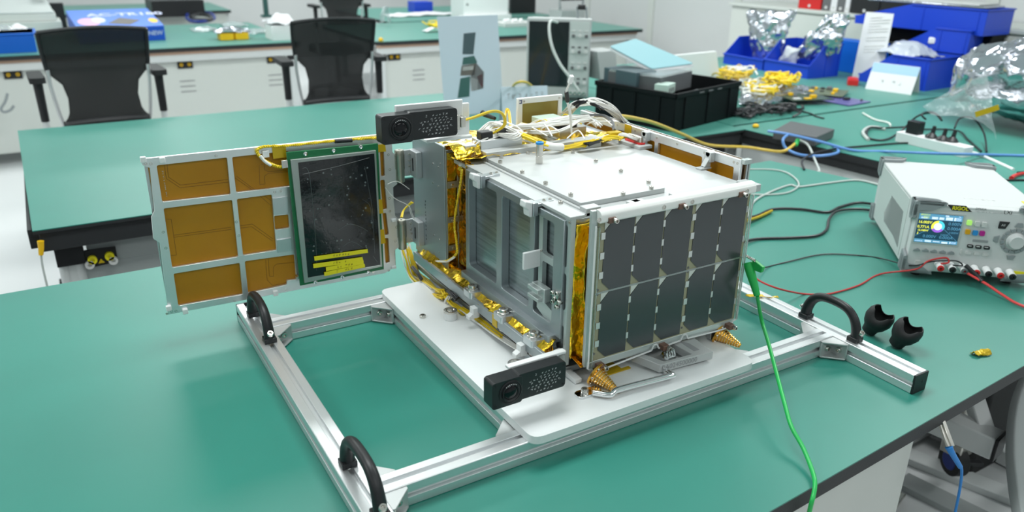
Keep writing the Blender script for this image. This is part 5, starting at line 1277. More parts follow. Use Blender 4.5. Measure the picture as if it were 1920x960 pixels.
for x in (0.10, 0.14, 0.18, 0.22): MB().box((WSC*x-6, -5, 44), (WSC*x+6, -1, 54)).build('button', key_dark, so_, bevel=1, local=True)
for x in (0.72, 0.79, 0.86, 0.93): MB().lathe((WSC*x, -2, 44), (0, -1, 0), [(9, 0), (9, 12), (7, 12), (3, 10), (0, 10)], 14).build('input_socket', steel, so_, local=True)
for x in (40, WSC-40): MB().box((x-14, 10, 0), (x+14, 40, 20)).box((x-14, 130, 0), (x+14, 160, 26)).build('foot', black_rub, so_, local=True)
MB().tube([(WSC*0.78, 70, HS+14), (WSC*0.76, 74, HS+70), (WSC*0.90, 74, HS+70), (WSC*0.92, 70, HS+14)], 7, 8, smooth=False).build('handle', psu_grey, so_, local=True)
MB().tube([(WSC*0.77, 74, HS+72), (WSC*0.89, 74, HS+72)], 13, 10, smooth=False).build('handle_grip', black_rub, so_, local=True)
tag(MB().tube([ay(1045, 42, 2620), ay(1032, 40, 2600), ay(1030, 60, 2560), ay(1036, 90, 2520), ay(1050, 120, 2480), ay(1066, 142, 2440), ay(1085, 170, 2400)], 7, 8).build('probe_cable', lgry_wire), 'grey probe cable hanging in front of the oscilloscope screen', 'cable')
tag(MB().tube([az(955, 182, 4), ay(965, 158, 2380), ay(990, 156, 2350), az(1015, 182, 4), az(1040, 196, 4)], 6, 8).build('patch_cable', yel_cable), 'yellow cable arching on the bench left of the oscilloscope', 'cable')

# black stacking crate with papers and boxes in it
cr0, cr1, cr2 = az(1122, 216, 0), az(1262, 248, 0), az(1380, 218, 0)
e1_ = V((cr1.x-cr0.x, cr1.y-cr0.y, 0)); e2_ = V((cr2.x-cr1.x, cr2.y-cr1.y, 0))
n1 = e2_.normalized(); LL = e2_.length; n2 = V((-n1.y, n1.x, 0)); WW = min(max(e1_.length, 300), 620); HC = zup(cr1, 176)
ck = thing('storage_crate', 'black plastic crate filled with papers and boxes on the middle bench', 'crate', tuple(cr1), math.atan2(n1.y, n1.x))
HC = min(max(HC, 150), 240)
k = MB(); t_ = 6
k.box((0, 0, 0), (LL, WW, 6)); k.box((0, 0, 0), (LL, t_, HC)); k.box((0, WW-t_, 0), (LL, WW, HC)); k.box((0, 0, 0), (t_, WW, HC)); k.box((LL-t_, 0, 0), (LL, WW, HC))
k.build('shell', crate_black, ck, bevel=1.5, local=True)
k = MB(); 
for a, b_ in (((-7, -7, HC-22), (LL+7, 4, HC)), ((-7, WW-4, HC-22), (LL+7, WW+7, HC)), ((-7, -7, HC-22), (4, WW+7, HC)), ((LL-4, -7, HC-22), (LL+7, WW+7, HC))): k.box(a, b_)
k.build('rim', crate_black, ck, bevel=2.5, local=True)
k = MB()
for f in (0.15, 0.5, 0.85): k.box((LL*f-10, -5, 6), (LL*f+10, 2, HC-22))
for f in (0.2, 0.5, 0.8): k.box((-5, WW*f-10, 6), (2, WW*f+10, HC-22))
k.build('rib', crate_black, ck, bevel=1, local=True)
for f in (0.36, 0.5, 0.64): MB().box((LL*f-18, -8.2, HC-16), (LL*f+18, -7, HC-10)).build('rim_slot', key_dark, ck, local=True)
def ckp(x, y, z): return (ck.matrix_basis @ (V((x, y, z))*S))/S
# contents
pb2 = thing('clipboard', 'pale blue board leaning on the black crate', 'board', ckp(LL*0.4, WW*0.6, HC))
P4 = [ap(u, v, ckp(0, 0, z), (0, 0, 1)) for u, v, z in ((1143, 88, HC+150), (1192, 74, HC+175), (1300, 120, HC+72), (1222, 130, HC+60))]
MB().prism(rpoly(P4, 10), (0, 0, 4)).build('board', paper_blue, pb2)
MB().prism([p-V((0, 0, 14)) for p in P4[::1]], (0, 0, 10)).build('paper_stack', paper, pb2)
def cbox(name, label, cat, x0, x1, y0_, y1_, z0_, z1_, mm, rz=0.0, bev=2):
    t = thing(name, label, cat, ckp((x0+x1)/2, (y0_+y1_)/2, z0_), math.atan2(n1.y, n1.x)+rz)
    a, b_ = (x1-x0)/2, (y1_-y0_)/2
    MB().box((-a, -b_, 0), (a, b_, z1_-z0_)).build('case', mm, t, bevel=bev, local=True); return t, a, b_, z1_-z0_
t1_, a, b_, h_ = cbox('instrument_box', 'dark grey flat box wedged in the crate under the pale blue board', 'box', LL*0.06, LL*0.62, WW*0.30, WW*0.92, HC-30, HC+48, hub_grey, 0.1)
MB().prism(rpoly([(-a, -b_, h_+0.5), (a, -b_, h_+0.5), (a+6, b_, h_+0.5), (-a, b_, h_+0.5)], 14), (0, 0, 9)).build('film_wrap', clear_bag, t1_, local=True)
t1_, a, b_, h_ = cbox('terminal_block', 'pale green block beside the dark box in the crate', 'block', LL*0.02, LL*0.20, WW*0.16, WW*0.30, HC-16, HC+26, mat('pale_green_block', (0.45, 0.58, 0.52), 0.5), 0.25)
for x in (-0.5, 0, 0.5): MB().box((a*x-5, -b_-2, 6), (a*x+5, -b_, 26)).build('slot', key_dark, t1_, local=True)
t1_, a, b_, h_ = cbox('small_parcel', 'film-wrapped grey parcel low in the front of the crate', 'parcel', LL*0.3, LL*0.62, WW*0.06, WW*0.22, HC-70, HC-28, silver_bag, 0.1, 8)
t1_, a, b_, h_ = cbox('carton', 'white carton lid behind the dark box in the crate', 'carton', LL*0.1, LL*0.8, WW*0.70, WW*0.98, 60, HC+20, paper, 0.0)
t1_, a, b_, h_ = cbox('circuit_case', 'dark teal case at the left side of the crate under the papers', 'case', LL*0.0+20, LL*0.3, WW*0.5, WW*0.95, 40, HC+60, dark_teal2, -0.1)
t1_ = tag(MB().prism([ay(u, v, 2700) for u, v in ((1120, 97), (1155, 94), (1158, 150), (1125, 150))], (0, 120, 0)).build('oscilloscope_side_box', scope_grey, bevel=4), 'grey box tucked between the oscilloscope and the black crate', 'box')
t1_.name = 'grey_box'
p = az(1262, 140, 0)
fb = thing('foam_sheet', 'white foam sheet standing behind the black crate', 'foam', tuple(az(1300, 150, 0)))
P4 = [ay(u, v, 2750) for u, v in ((1262, 104), (1344, 96), (1350, 148), (1275, 160))]
MB().prism(P4, (0, 20, 0)).build('sheet', white_pl, fb, bevel=3)

# ================================================================== BLUE BINS, BAGS AND PILES ON THE WALL-SIDE BENCH
def blue_bin(name, label, p, rz, w_, d_, h_, m_=None, cut=0.45, group='blue picking bins', z=0):
    # open picking bin: full back and sides, sides step down to a low front (front faces -y locally)
    m_ = m_ or blue_bin_m
    t = thing(name, label, 'bin', (p[0], p[1], z), rz, group)
    T = 4
    MB().box((0, 0, 0), (w_, d_, T)).box((0, d_-T, 0), (w_, d_, h_)).box((0, 0, 0), (w_, T, h_*cut)).build('shell', m_, t, bevel=1.5, local=True)
    for x in (0, w_-T):
        MB().prism(rpoly([(x, 0, 0), (x, d_, 0), (x, d_, h_), (x, d_*0.45, h_), (x, d_*0.02, h_*cut), (x, 0, h_*cut)], 8), (T, 0, 0)).build('side', m_, t, bevel=1.2, local=True)
    MB().box((-7, d_*0.45, h_-9), (3, d_+5, h_)).box((w_-3, d_*0.45, h_-9), (w_+7, d_+5, h_)).box((-7, d_-4, h_-9), (w_+7, d_+7, h_)).box((-4, -7, h_*cut-10), (w_+4, 3, h_*cut)).build('rim', m_, t, bevel=2, local=True)
    k = MB()
    for f in (0.55, 0.95): k.box((-4, d_*f-8, 4), (1, d_*f, h_-9)); k.box((w_-1, d_*f-8, 4), (w_+4, d_*f, h_-9))
    k.build('rib', m_, t, bevel=1, local=True)
    return t
blue_bin_m = blue_bin
blue_bin_m = bpy.data.materials['blue_bin_plastic']
# helper: bin whose near lower edge runs between two seen points on the bench
def bin_between(name, label, uv0, uv1, d_, vtop, cut=0.45, group='blue picking bins', z=0, minh=60):
    a = az(*uv0, z); b_ = az(*uv1, z); e = b_-a; h_ = zup(a, vtop)-z
    return blue_bin(name, label, (a.x, a.y), math.atan2(e.y, e.x), e.length, d_, max(h_, minh), cut=cut, group=group, z=z), a, e, h_
# left pair: long low fronts facing the room, behind the pile of boards
def BB(u0, v0, u1, v1, h_, d_, label, cut=0.42, z=0):
    a = az(u0, v0, z); b_ = az(u1, v1, z); e = b_-a
    return blue_bin('picking_bin', label, (a.x, a.y), math.atan2(e.y, e.x), e.length, d_, h_, cut=cut, z=z)
def BN(x, y, w_, d_, h_, rz, label, cut=0.4, z=0): return blue_bin('picking_bin', label, (x, y), rz, w_, d_, h_, cut=cut, z=z)
BN(3666, 3440, 366, 285, 180, -math.pi/2-0.01, 'blue picking bin with a silver bag, left of the two by the pile of boards')
BN(3659, 3062, 366, 285, 205, -math.pi/2-0.01, 'blue picking bin with a silver bag, right of the two by the pile of boards')
BN(4235, 2530, 330, 430, 185, math.pi+0.06, 'blue picking bin behind the white tent calendar', cut=0.25)
# stacked black crates with two more blue bins on them, at the right
def plain_crate(label, x, y, w_, d_, h_, z, name='storage_crate', m_=None, rz=0.0):
    t = thing(name, label, 'crate', (x, y, z), rz); m_ = m_ or crate_black
    k = MB(); k.box((0, 0, 0), (w_, d_, 6)); k.box((0, 0, 0), (w_, 6, h_)); k.box((0, d_-6, 0), (w_, d_, h_)); k.box((0, 0, 0), (6, d_, h_)); k.box((w_-6, 0, 0), (w_, d_, h_))
    k.build('shell', m_, t, bevel=1.5, local=True)
    k = MB(); k.box((-7, -7, h_-20), (w_+7, 4, h_)); k.box((-7, d_-4, h_-20), (w_+7, d_+7, h_)); k.box((-7, -7, h_-20), (4, d_+7, h_)); k.box((w_-4, -7, h_-20), (w_+7, d_+7, h_)); k.build('rim', m_, t, bevel=2, local=True)
    return t
plain_crate('black crate at the wall, under the upper blue bin at the right', 4330, 1960, 270, 560, 190, 0)
plain_crate('black crate behind the blue bins, far one beside the wall cupboard', 4250, 2560, 330, 420, 170, 0)
BN(4440, 2480, 200, 380, 140, math.pi+0.1, 'blue picking bin with white foam in it, second from the front at the right', cut=0.3, z=190)
BN(4590, 2900, 300, 860, 150, math.pi+0.03, 'large blue picking bin, highest of the bins at the right', cut=0.35, z=300)
t = thing('storage_crate', 'black crate carrying the highest blue bin at the right', 'crate', (4290, 2050, 190))
MB().box((4450, 2050, 190), (4600, 2880, 296)).build('shell', crate_black, t, bevel=3)
MB().box((4444, 2044, 280), (4606, 2886, 299)).build('rim', crate_black, t, bevel=2)
f1 = thing('foam_block', 'white foam block lying in the blue bin at the right', 'foam', (4340, 2300, 230), 0.5)
MB().box((-80, -110, 0), (60, 60, 40)).build('block', white_pl, f1, bevel=8, local=True); MB().box((-20, -170, 30), (50, 20, 62)).build('block', white_pl, f1, bevel=8, local=True)
f2 = thing('display_panel', 'flat grey panels lying across the highest blue bin at the right', 'panel', (4430, 2450, 452), 0.05)
MB().box((-120, -380, 0), (120, 380, 12)).build('panel', silver_bag, f2, bevel=3, local=True); MB().box((-90, -330, 13), (140, 400, 22)).build('panel', key_light, f2, bevel=3, local=True)
f3 = thing('film_bag', 'crumpled clear film bag sticking out of the middle blue bin', 'bag', (4080, 2330, 120))
g = crumple(lambda a, b_: V((3950+260*a, 2180+300*b_, 175+85*math.sin(math.pi*a)*math.sin(math.pi*b_))), 26, 0.012, 51)
MB().grid(g, 26, 26).build('film', mat('cloudy_film', (0.50, 0.54, 0.62), 0.3, spec=0.8, bump=(25, .8, .006)), f3, solid=0.8)
t = thing('tray_box', 'light blue flat box behind the middle blue bin', 'box', (4300, 2620, 0))
MB().box((4120, 2560, 0), (4240, 2960, 205)).build('box', blue_tray, t, bevel=4)
# silver antistatic bags standing in the two left bins
def bag(name, label, quad, amp, seed, m_=None, bulge=40, cat='bag', nu=34, nv=34):
    A0, A1, A2, A3 = [V(q) for q in quad]; n_ = (A1-A0).cross(A3-A0).normalized()
    t = thing(name, label, cat, tuple((A0+A1)/2))
    for sgn in (1, -1):
        g = crumple(lambda a, b_: A0.lerp(A1, a).lerp(A3.lerp(A2, a), b_)+n_*sgn*bulge*(math.sin(math.pi*a)*math.sin(math.pi*b_))**0.6, amp, 0.016, seed)
        MB().grid(g, nu, nv).build('film', m_ or silver_bag, t, solid=0.6)
    return t
bag('silver_bag', 'crumpled silver antistatic bag standing in the left blue bin', [ax(1412, 108, 3800), ax(1462, 112, 3800), ax(1492, 22, 3800), ax(1398, 18, 3800)], 22, 61)
bag('silver_bag', 'crumpled silver antistatic bag leaning out of the right blue bin', [ax(1470, 118, 3800), ax(1575, 100, 3800), ax(1592, 24, 3800), ax(1550, 28, 3800)], 26, 62)
bag('film_bag', 'milky film roll stuffed between the two left blue bins', [ax(1455, 120, 3780), ax(1490, 128, 3780), ax(1500, 92, 3780), ax(1478, 84, 3780)], 12, 63, m_=mat('milky_film', (0.55, 0.58, 0.60), 0.3), bulge=20, nu=14, nv=14)
# standing printed sheet
P4 = [az(1598, 149, 1), az(1650, 152, 1)]
x_ = 3900
P4 = [ax(1597, 147, 3960), ax(1652, 147, 3960), ax(1676, 26, 4010), ax(1624, 22, 4010)]
ptt = thing('printed_sheet', 'tall white printed sheet standing behind the blue bins', 'paper', tuple(P4[0]))
MB().prism(P4, (2, 0, 0)).build('sheet', paper, ptt)
gm = MB()
e_ = (P4[1]-P4[0]); up_ = (P4[3]-P4[0]); nn = V((-1, 0, 0))
for i in range(13):
    if i in (6, 9): continue
    f = 0.90-0.042*i; gm.bar(P4[0]+up_*f+e_*0.2+nn, P4[0]+up_*f+e_*(0.86 if i % 3 else 0.6)+nn, 4, 1, up=nn)
gm.build('print', key_light, ptt)
# tent calendar
c0_, c1_ = az(1622, 166, 0), az(1708, 178, 0); c1_ = V((c1_.x, c1_.y, 0)); ec = (c1_-c0_); Lc = ec.length; ec.normalize(); bc_ = V((-ec.y, ec.x, 0)); hc = max(zup(c0_+ec*Lc*0.5, 123), 90)
if bc_.x < 0: bc_ = -bc_
tcal = thing('tent_calendar', 'small white tent calendar with a pale blue band, before the blue bin', 'calendar', tuple(c0_))
T0, T1_ = c0_+bc_*60+V((0, 0, hc)), c1_+bc_*60+V((0, 0, hc))
MB().prism([c0_, c1_, T1_, T0], bc_*1.5).prism([T0+bc_*1.5, T1_+bc_*1.5, c1_+bc_*120, c0_+bc_*120], bc_*1.5).build('card', paper, tcal)
MB().prism([c0_.lerp(T0, 0.66)-bc_*0.8, c1_.lerp(T1_, 0.66)-bc_*0.8, c1_.lerp(T1_, 0.99)-bc_*0.8, c0_.lerp(T0, 0.99)-bc_*0.8], bc_*0.6).build('blue_band', sky_print, tcal)
gm = MB(); glyphs(gm, c0_.lerp(T0, 0.24)+ec*Lc*0.26-bc_*0.8, ec, (T0-c0_).normalized(), -bc_, Lc*0.5, hc*0.25, 1, 4, 9, stroke=2.5, ragged=False); gm.build('print', key_grey, tcal)

# pile of boards, harness scraps and bags between the crate and the bins
def board(u, v, w_, d_, rz, m_, z, label, seed):
    p = az(u, v, z); t = thing('circuit_board', label, 'circuit board', (p.x, p.y, z), rz)
    MB().box((-w_/2, -d_/2, 0), (w_/2, d_/2, 4)).build('board', m_, t, bevel=0.5, local=True)
    r = random.Random(seed)
    for i in range(9):
        x, y = r.uniform(-.42, .42)*w_, r.uniform(-.42, .42)*d_; a = r.uniform(6, 22); h_ = r.uniform(4, 18)
        MB().box((x-a, y-a*0.6, 4), (x+a, y+a*0.6, 4+h_)).build('component', r.choice((black_pl, key_light, steel, key_dark, yellow_pl)), t, bevel=1, local=True)
    return t
board(1560, 186, 210, 330, 0.1, mat('violet_board', (0.10, 0.09, 0.28), 0.3), 2, 'violet and gold circuit board at the right end of the pile', 1)
board(1540, 172, 230, 260, 0.5, mat('drab_board', (0.12, 0.15, 0.09), 0.4), 14, 'drab green circuit board behind the violet board', 2)
board(1500, 180, 240, 260, -0.3, mat('dark_board', (0.03, 0.06, 0.04), 0.4), 26, 'dark green circuit board in the middle of the pile under yellow wire', 3)
board(1450, 170, 280, 240, 0.2, mat('brown_board', (0.20, 0.16, 0.09), 0.4), 30, 'brown circuit board in the pile nearer the crate', 4)
board(1390, 152, 260, 300, 0.1, mat('tan_board', (0.34, 0.29, 0.17), 0.5), 30, 'tan circuit board at the back left of the pile', 5)
def tangle(name, label, u0, u1, v0, v1, z0_, z1_, n, r_, m_, seed, mats=None):
    r = random.Random(seed); k = MB()
    for i in range(n):
        u, v = r.uniform(u0, u1), r.uniform(v0, v1); P = []
        c_ = az(u, v, (z0_+z1_)/2); a0 = r.random()*6.28; R_ = r.uniform(30, 70)
        for j in range(6): a_ = a0+j*r.uniform(.7, 1.3); P.append(V((c_.x+R_*math.cos(a_)*1.2, c_.y+R_*math.sin(a_), r.uniform(z0_, z1_))))
        k.tube(P, r_, 6, sub=4, mi=i % len(mats) if mats else 0)
    return tag(k.build(name, mats or m_), label, 'wires')
tangle('wire_tangle', 'bright yellow wire tangle on top of the pile of boards', 1450, 1482, 140, 152, 60, 105, 22, 6, yel_wire, 71)
tangle('wire_tangle', 'pale yellow and white wire tangle at the back left of the pile', 1345, 1400, 128, 142, 40, 90, 26, 5, None, 72, mats=[yel_cable, whi_wire, yel_wire])
tangle('wire_tangle', 'white and yellow wire tangle in the middle of the pile', 1400, 1450, 150, 170, 40, 80, 24, 5, None, 73, mats=[whi_wire, yel_wire, lgry_wire])
tangle('wire_tangle', 'black cable tangle in front of the pile near the crate corner', 1418, 1490, 196, 212, 6, 34, 20, 5, blk_wire, 74)
tangle('wire_tangle', 'black cable tangle close against the right side of the crate', 1388, 1405, 205, 214, 6, 30, 10, 5, blk_wire, 75)
bag('silver_bag', 'crumpled silver bag under the wires, beside the crate', [az(1385, 200, 6), az(1480, 190, 6), az(1470, 160, 40), az(1390, 160, 40)], 20, 76, bulge=30)
bag('silver_bag', 'small crumpled silver bag at the front of the pile of boards', [az(1462, 190, 6), az(1520, 182, 6), az(1510, 160, 40), az(1460, 166, 40)], 16, 77, bulge=26)
p = az(1598, 158, 0); rb_ = thing('red_block', 'small red block at the right end of the pile, by the tent calendar', 'block', (p.x, p.y, 0), -0.9)
MB().box((-30, -60, 0), (30, 60, 34)).box((-22, -40, 34), (22, 40, 40)).build('body', red_pl, rb_, bevel=4, local=True)
p = az(1417, 236, 8); tag(MB().sphere(p, 14, sc=(1.2, 1, 0.7)).build('yellow_cap', yellow_pl), 'small yellow cap alone on the seam of the right-hand bench', 'cap')
cable('thin_cable', [(1500, 208, 4), (1520, 213, 4), (1530, 218, 4), (1545, 222, 4)], 4, blk_wire, 'thin black cable end crossing the bench seam')
# binders and red box on the wall cupboard
def cup(u0, u1, vb, vt, d_, name, label, cat, mm, group=None):
    # objects on the cupboard top (z = 326), seen from its long side x = 4680
    a = ax(u0, vb, 4690); b_ = ax(u1, vb, 4690)
    t = thing(name, label, cat, (4690, a.y, 326), group=group); hgt = 300
    return t, a.y, b_.y
for i, (u0, u1, hh, mm, lb_) in enumerate(((1496, 1538, 210, red_pl, 'red box on the wall cupboard, cut off by the top edge'), (1541, 1556, 200, key_dark, 'dark binder next to the red box on the cupboard'), (1557, 1568, 200, paper, 'white binder between dark ones on the cupboard'),
        (1569, 1583, 200, key_dark, 'dark binder right of the white one on the cupboard'), (1584, 1592, 200, paper, 'thin white binder left of the black boxes on the cupboard'), (1595, 1648, 230, black_pl, 'black box on the cupboard, left of two'), (1650, 1704, 230, black_pl, 'black box at the right end of the cupboard row'))):
    y0_, y1_ = ax(u0, 12, 4700).y, ax(u1, 16, 4700).y
    t = thing('document_box' if u1-u0 > 30 else 'binder', lb_, 'box' if u1-u0 > 30 else 'binder', (4700, y0_, 326))
    MB().box((4700, y1_, 326), (4960, y0_, 326+hh)).build('body', mm, t, bevel=4)
    MB().cyl((4699, (y0_+y1_)/2, 350), (4701, (y0_+y1_)/2, 350), 12, n=14).build('finger_ring', key_light, t)

# ================================================================== big silver bag at the right edge
g_t = thing('silver_bag', 'large crumpled silver antistatic bag at the right edge, behind the power supply', 'bag', tuple(az(1885, 285, 0)))
cbg = az(1905, 262, 0); rB = random.Random(5)
def blob(a, b_):
    th = 2*math.pi*a; ph = math.pi*(b_-0.5)
    sx, sy, sz = 300, 420, 165
    e = lambda c: math.copysign(abs(c)**0.7, c)
    return V((cbg.x+330+sx*e(math.cos(ph))*e(math.cos(th)), cbg.y+40+sy*e(math.cos(ph))*e(math.sin(th)), 215+sz*e(math.sin(ph))+60*math.cos(ph)*math.cos(th)*0.3))
MB().grid(crumple(blob, 38, 0.011, 81), 90, 50).build('film', silver_bag, g_t)
q = [ay(u, v, y) for u, v, y in ((1722, 202, 1500), (1812, 148, 1450), (1858, 128, 1350), (1868, 260, 1180), (1812, 268, 1300))]
g = crumple(lambda a, b_: q[0].lerp(q[1], min(1, a*1.3)).lerp(q[2], a).lerp(q[4].lerp(q[3], a), b_), 10, 0.012, 82)
A0, A1, A2, A3 = ax(1726, 202, 2700), ax(1850, 134, 2860), ax(1870, 268, 2870), ax(1858, 278, 2870)
g = crumple(lambda a, b_: A0.lerp(A1, a).lerp(A3.lerp(A2, a).lerp(A2, a), b_*(0.15+0.85*a)), 9, 0.012, 83)
MB().grid(g, 30, 20).build('flap', clear_bag, g_t)
p = ax(1868, 208, 2850); MB().prism([ax(1828, 210, 2700), ax(1872, 196, 2700), ax(1874, 206, 2700), ax(1830, 220, 2700)], (-1.5, 0, 0)).build('tape', kap, g_t)

# ================================================================== ON THE BACK-ROW BENCHES
def bx(name, label, cat, u0, u1, v, vtop, d_, mm, z=0, rz=0, bev=3, lid=None, top=None, hmax=None):
    a = az(u0, v, z); b_ = ay(u1, v, a.y); h_ = zup(a, vtop)-z
    if hmax: h_ = min(h_, hmax)
    t = thing(name, label, cat, (a.x, a.y, z), rz)
    L = b_.x-a.x; MB().box((0, 0, 0), (L, d_, h_)).build('body', mm, t, bevel=bev, local=True)
    return t, L, d_, h_
t, L, d_, h_ = bx('plastic_tray', 'bright blue plastic tray at the left edge on the back bench', 'tray', -60, 72, 104, 66, 300, blue_tray)
MB().box((-10, -10, h_-14), (L+14, d_+10, h_)).build('rim', blue_tray, t, bevel=3, local=True)
for i, (a, b_) in enumerate(((0.35, 0.3), (0.6, 0.4), (0.75, 0.6), (0.5, 0.7))):
    k = MB().grid(crumple(lambda x, y: V((L*a-40+110*x, d_*b_-40+110*y, h_+14+30*math.sin(math.pi*x)*math.sin(math.pi*y))), 10, 0.03, 90+i), 10, 10).build('film_packet', clear_bag if i % 2 else paper, t, local=True)
t, L, d_, h_ = bx('desktop_printer', 'white and grey machine behind the blue tray at the top left', 'machine', -80, 122, 74, 46, 620, cab_white)
MB().box((-5, 40, h_), (L-30, d_, h_+60)).build('deck', cab_white, t, bevel=8, local=True)
MB().prism([(-5, 40, h_+60), (L-40, 40, h_+60), (L-80, d_, h_+170), (-5, d_, h_+170)], (0, 0, 12)).build('lid', psu_side, t, bevel=4, local=True)
MB().prism(rpoly([(L-160, 300, h_+170), (L-60, 300, h_+170), (L-80, 420, h_+190), (L-170, 420, h_+190)], 20), (0, 0, 14)).build('cloth', paper, t, local=True)
t, L, d_, h_ = bx('monitor_back', 'black monitor seen from behind, between the grey machine and the blue box', 'monitor', 102, 128, 58, 6, 40, black_pl)
MB().box((-40, 30, 0), (L+40, 220, 14)).build('stand', black_pl, t, bevel=3, local=True)
# printed blue box
a = az(150, 83, 0); bR = az(272, 80, 0); 
B0 = V((a.x, a.y, 0)); B1 = V((az(314, 70, 0).x, az(314, 72, 0).y, 0)); 
t = thing('printed_box', 'blue printed product box with white lettering behind the left chair', 'box', tuple(B0), math.radians(3))
Lb = ay(312, 74, B0.y).x-B0.x; hb_ = zup(B0, 54)
tilt_ = math.atan2(zup((B0.x, B0.y+600), 20)-hb_, 600); t.rotation_euler = (tilt_, 0, math.radians(3))
MB().box((0, 0, 0), (Lb, 620, hb_)).build('carton', box_blue, t, bevel=3, local=True)
def topq(l, name, mm, z=0.6): return MB().prism([(Lb*x, 620*y, hb_+z) for x, y in l], (0, 0, 0.8)).build(name, mm, t, local=True)
topq([(0.0, 0.0), (1, 0), (1, 1), (0, 1)], 'lid_print', mat('printed_mid_blue', (0.07, 0.20, 0.68), 0.4), 0)
def ell(cx, cy, rx, ry, n=18): return [(cx+rx*math.cos(i*6.283/n), cy+ry*math.sin(i*6.283/n)) for i in range(n)]
topq(ell(0.18, 0.34, 0.13, 0.2), 'pink_glow', pink); topq(ell(0.3, 0.42, 0.08, 0.15), 'white_glow', lilac, 1.2)
topq([(0.38, 0.22), (0.62, 0.12), (0.78, 0.34), (0.56, 0.5)], 'device_print', grey_print, 1.8); topq(ell(0.93, 0.3, 0.055, 0.12), 'yellow_dot', orange_dot, 1)
text_mb('AC-TR180', (Lb*0.20, 620*0.62, hb_+2), (1, 0, 0), (0, 1, 0), 128, bold=4).build('lettering', lilac, t, local=True)
text_mb('NEW', (Lb*0.80, -1.5, hb_*0.4), (1, 0, 0), (0, 0, 1), 46, bold=1).build('side_lettering', lilac, t, local=True)
t, L, d_, h_ = bx('laptop', 'dark laptop lying behind the printed blue box', 'laptop', 288, 386, 33, 2, 500, black_pl)
tag(MB().tube([az(u, v, 20) for u, v in ((350, 30), (356, 24), (375, 22), (395, 25), (402, 34), (385, 40), (360, 40), (350, 34))], 16, 8).build('cable_coil', navy), 'dark blue cable coil on the back bench right of the laptop', 'cable')
tag(MB().tube([az(u, v, 30) for u, v in ((358, 33), (370, 27), (390, 29), (396, 36), (376, 38), (360, 36))], 18, 8).build('cable_coil', blk_wire), 'black cable coil inside the dark blue one', 'cable')
a = az(414, 77, 0); t = thing('parts_tray', 'yellow two-part tray full of clear film on the back bench', 'tray', tuple(a))
for i in range(2):
    x0_ = a.x+i*115; MB().prism(rpoly([(x0_, a.y, 4), (x0_+112, a.y, 4), (x0_+112, a.y+150, 4), (x0_, a.y+150, 4)], 30), (0, 0, 50)).build('tub', yellow_pl, t, bevel=6)
MB().grid(crumple(lambda x, y: V((a.x-20+270*x, a.y+10+180*y, 66+30*math.sin(math.pi*x)*math.sin(math.pi*y))), 22, 0.02, 95), 26, 18).build('film', silver_bag, t, solid=1)
for i, (u, v) in enumerate(((385, 56), (440, 47), (482, 60))):
    p = az(u, v, 10); tag(MB().grid(crumple(lambda x, y: V((p.x-110+220*x, p.y-90+260*y, 8+26*math.sin(math.pi*x)*math.sin(math.pi*y))), 14, 0.02, 100+i), 18, 14).build('film_sheet', clear_bag, solid=1), ('clear film scrap left of the yellow tray', 'long clear film scrap behind the yellow tray', 'clear film scrap between the yellow tray and the white box')[i], 'film')
t, L, d_, h_ = bx('white_box', 'small white open box with crumpled tissue left of the middle chair', 'box', 512, 560, 77, 49, 230, white_pl)
MB().grid(crumple(lambda x, y: V((-10+(L+20)*x, 230*y, h_+16+70*math.sin(math.pi*x)*math.sin(math.pi*y))), 30, 0.016, 105), 20, 16).build('tissue', paper, t, local=True, solid=2)
a = az(500, 32, 0); t = thing('lamp_post', 'dark green upright post with a square foot on the back bench', 'post', tuple(a))
MB().box((a.x-50, a.y-50, 0), (a.x+50, a.y+50, 22)).build('foot', dark_teal, t, bevel=3); MB().box((a.x-22, a.y-22, 22), (a.x+22, a.y+22, 480)).build('post', dark_teal, t, bevel=3)
# right back bench
t, L, d_, h_ = bx('blue_pouch', 'blue pouch lying on the far bench above the poster', 'pouch', 778, 812, 24, 4, 200, blue_bin_m)
tag(MB().grid(crumple(lambda x, y: V((az(735, 33, 0).x+900*x, az(735, 33, 0).y+300*y, 10+30*x*(1-x))), 16, 0.01, 110), 26, 14).build('plastic_sheet', paper, solid=2), 'white plastic sheets spread on the far bench left of the poster', 'sheet')
tag(MB().grid(crumple(lambda x, y: V((az(722, 50, 0).x+80*x, az(722, 50, 0).y+30+100*y, 30+150*math.sin(math.pi*x))), 22, 0.02, 111), 12, 12).build('film_bag', clear_bag, solid=1), 'clear film bag standing on the bench right of the middle chair', 'bag')
tangle('wire_tangle', 'small yellow wire tangle on the bench left of the poster', 802, 826, 42, 50, 4, 40, 10, 7, yel_wire, 112)
tag(MB().grid(crumple(lambda x, y: V((az(800, 62, 0).x+170*x, az(800, 62, 0).y+110*y, 10+24*math.sin(math.pi*x))), 10, 0.02, 113), 14, 10).build('tissue', paper, solid=2), 'white tissue on the bench left of the poster', 'tissue')
tag(MB().sphere(az(714, 75, 10), 20).build('yellow_cap', yellow_pl), 'small yellow cap at the corner of the right back-row bench', 'cap')
t, L, d_, h_ = bx('white_cabinet_box', 'bright white instrument box on the bench above the poster', 'box', 870, 952, 40, -30, 300, white_pl)
MB().box((-60, -40, 0), (L+20, 0, 60)).build('base', white_pl, t, bevel=4, local=True); MB().cyl((40, -2, h_*0.45), (40, 2, h_*0.45), 12, n=12).build('hole', key_dark, t, local=True)
t, L, d_, h_ = bx('monitor', 'dark monitor on the bench left of the oscilloscope', 'monitor', 958, 1004, 26, -16, 50, black_pl, z=0)
MB().box((-14, 40, -0), (L+14, 200, 16)).build('stand', key_light, t, bevel=3, local=True)
t, L, d_, h_ = bx('keyboard_tray', 'pale tray with white pieces under the dark monitor', 'tray', 946, 1004, 52, 44, 260, key_light)
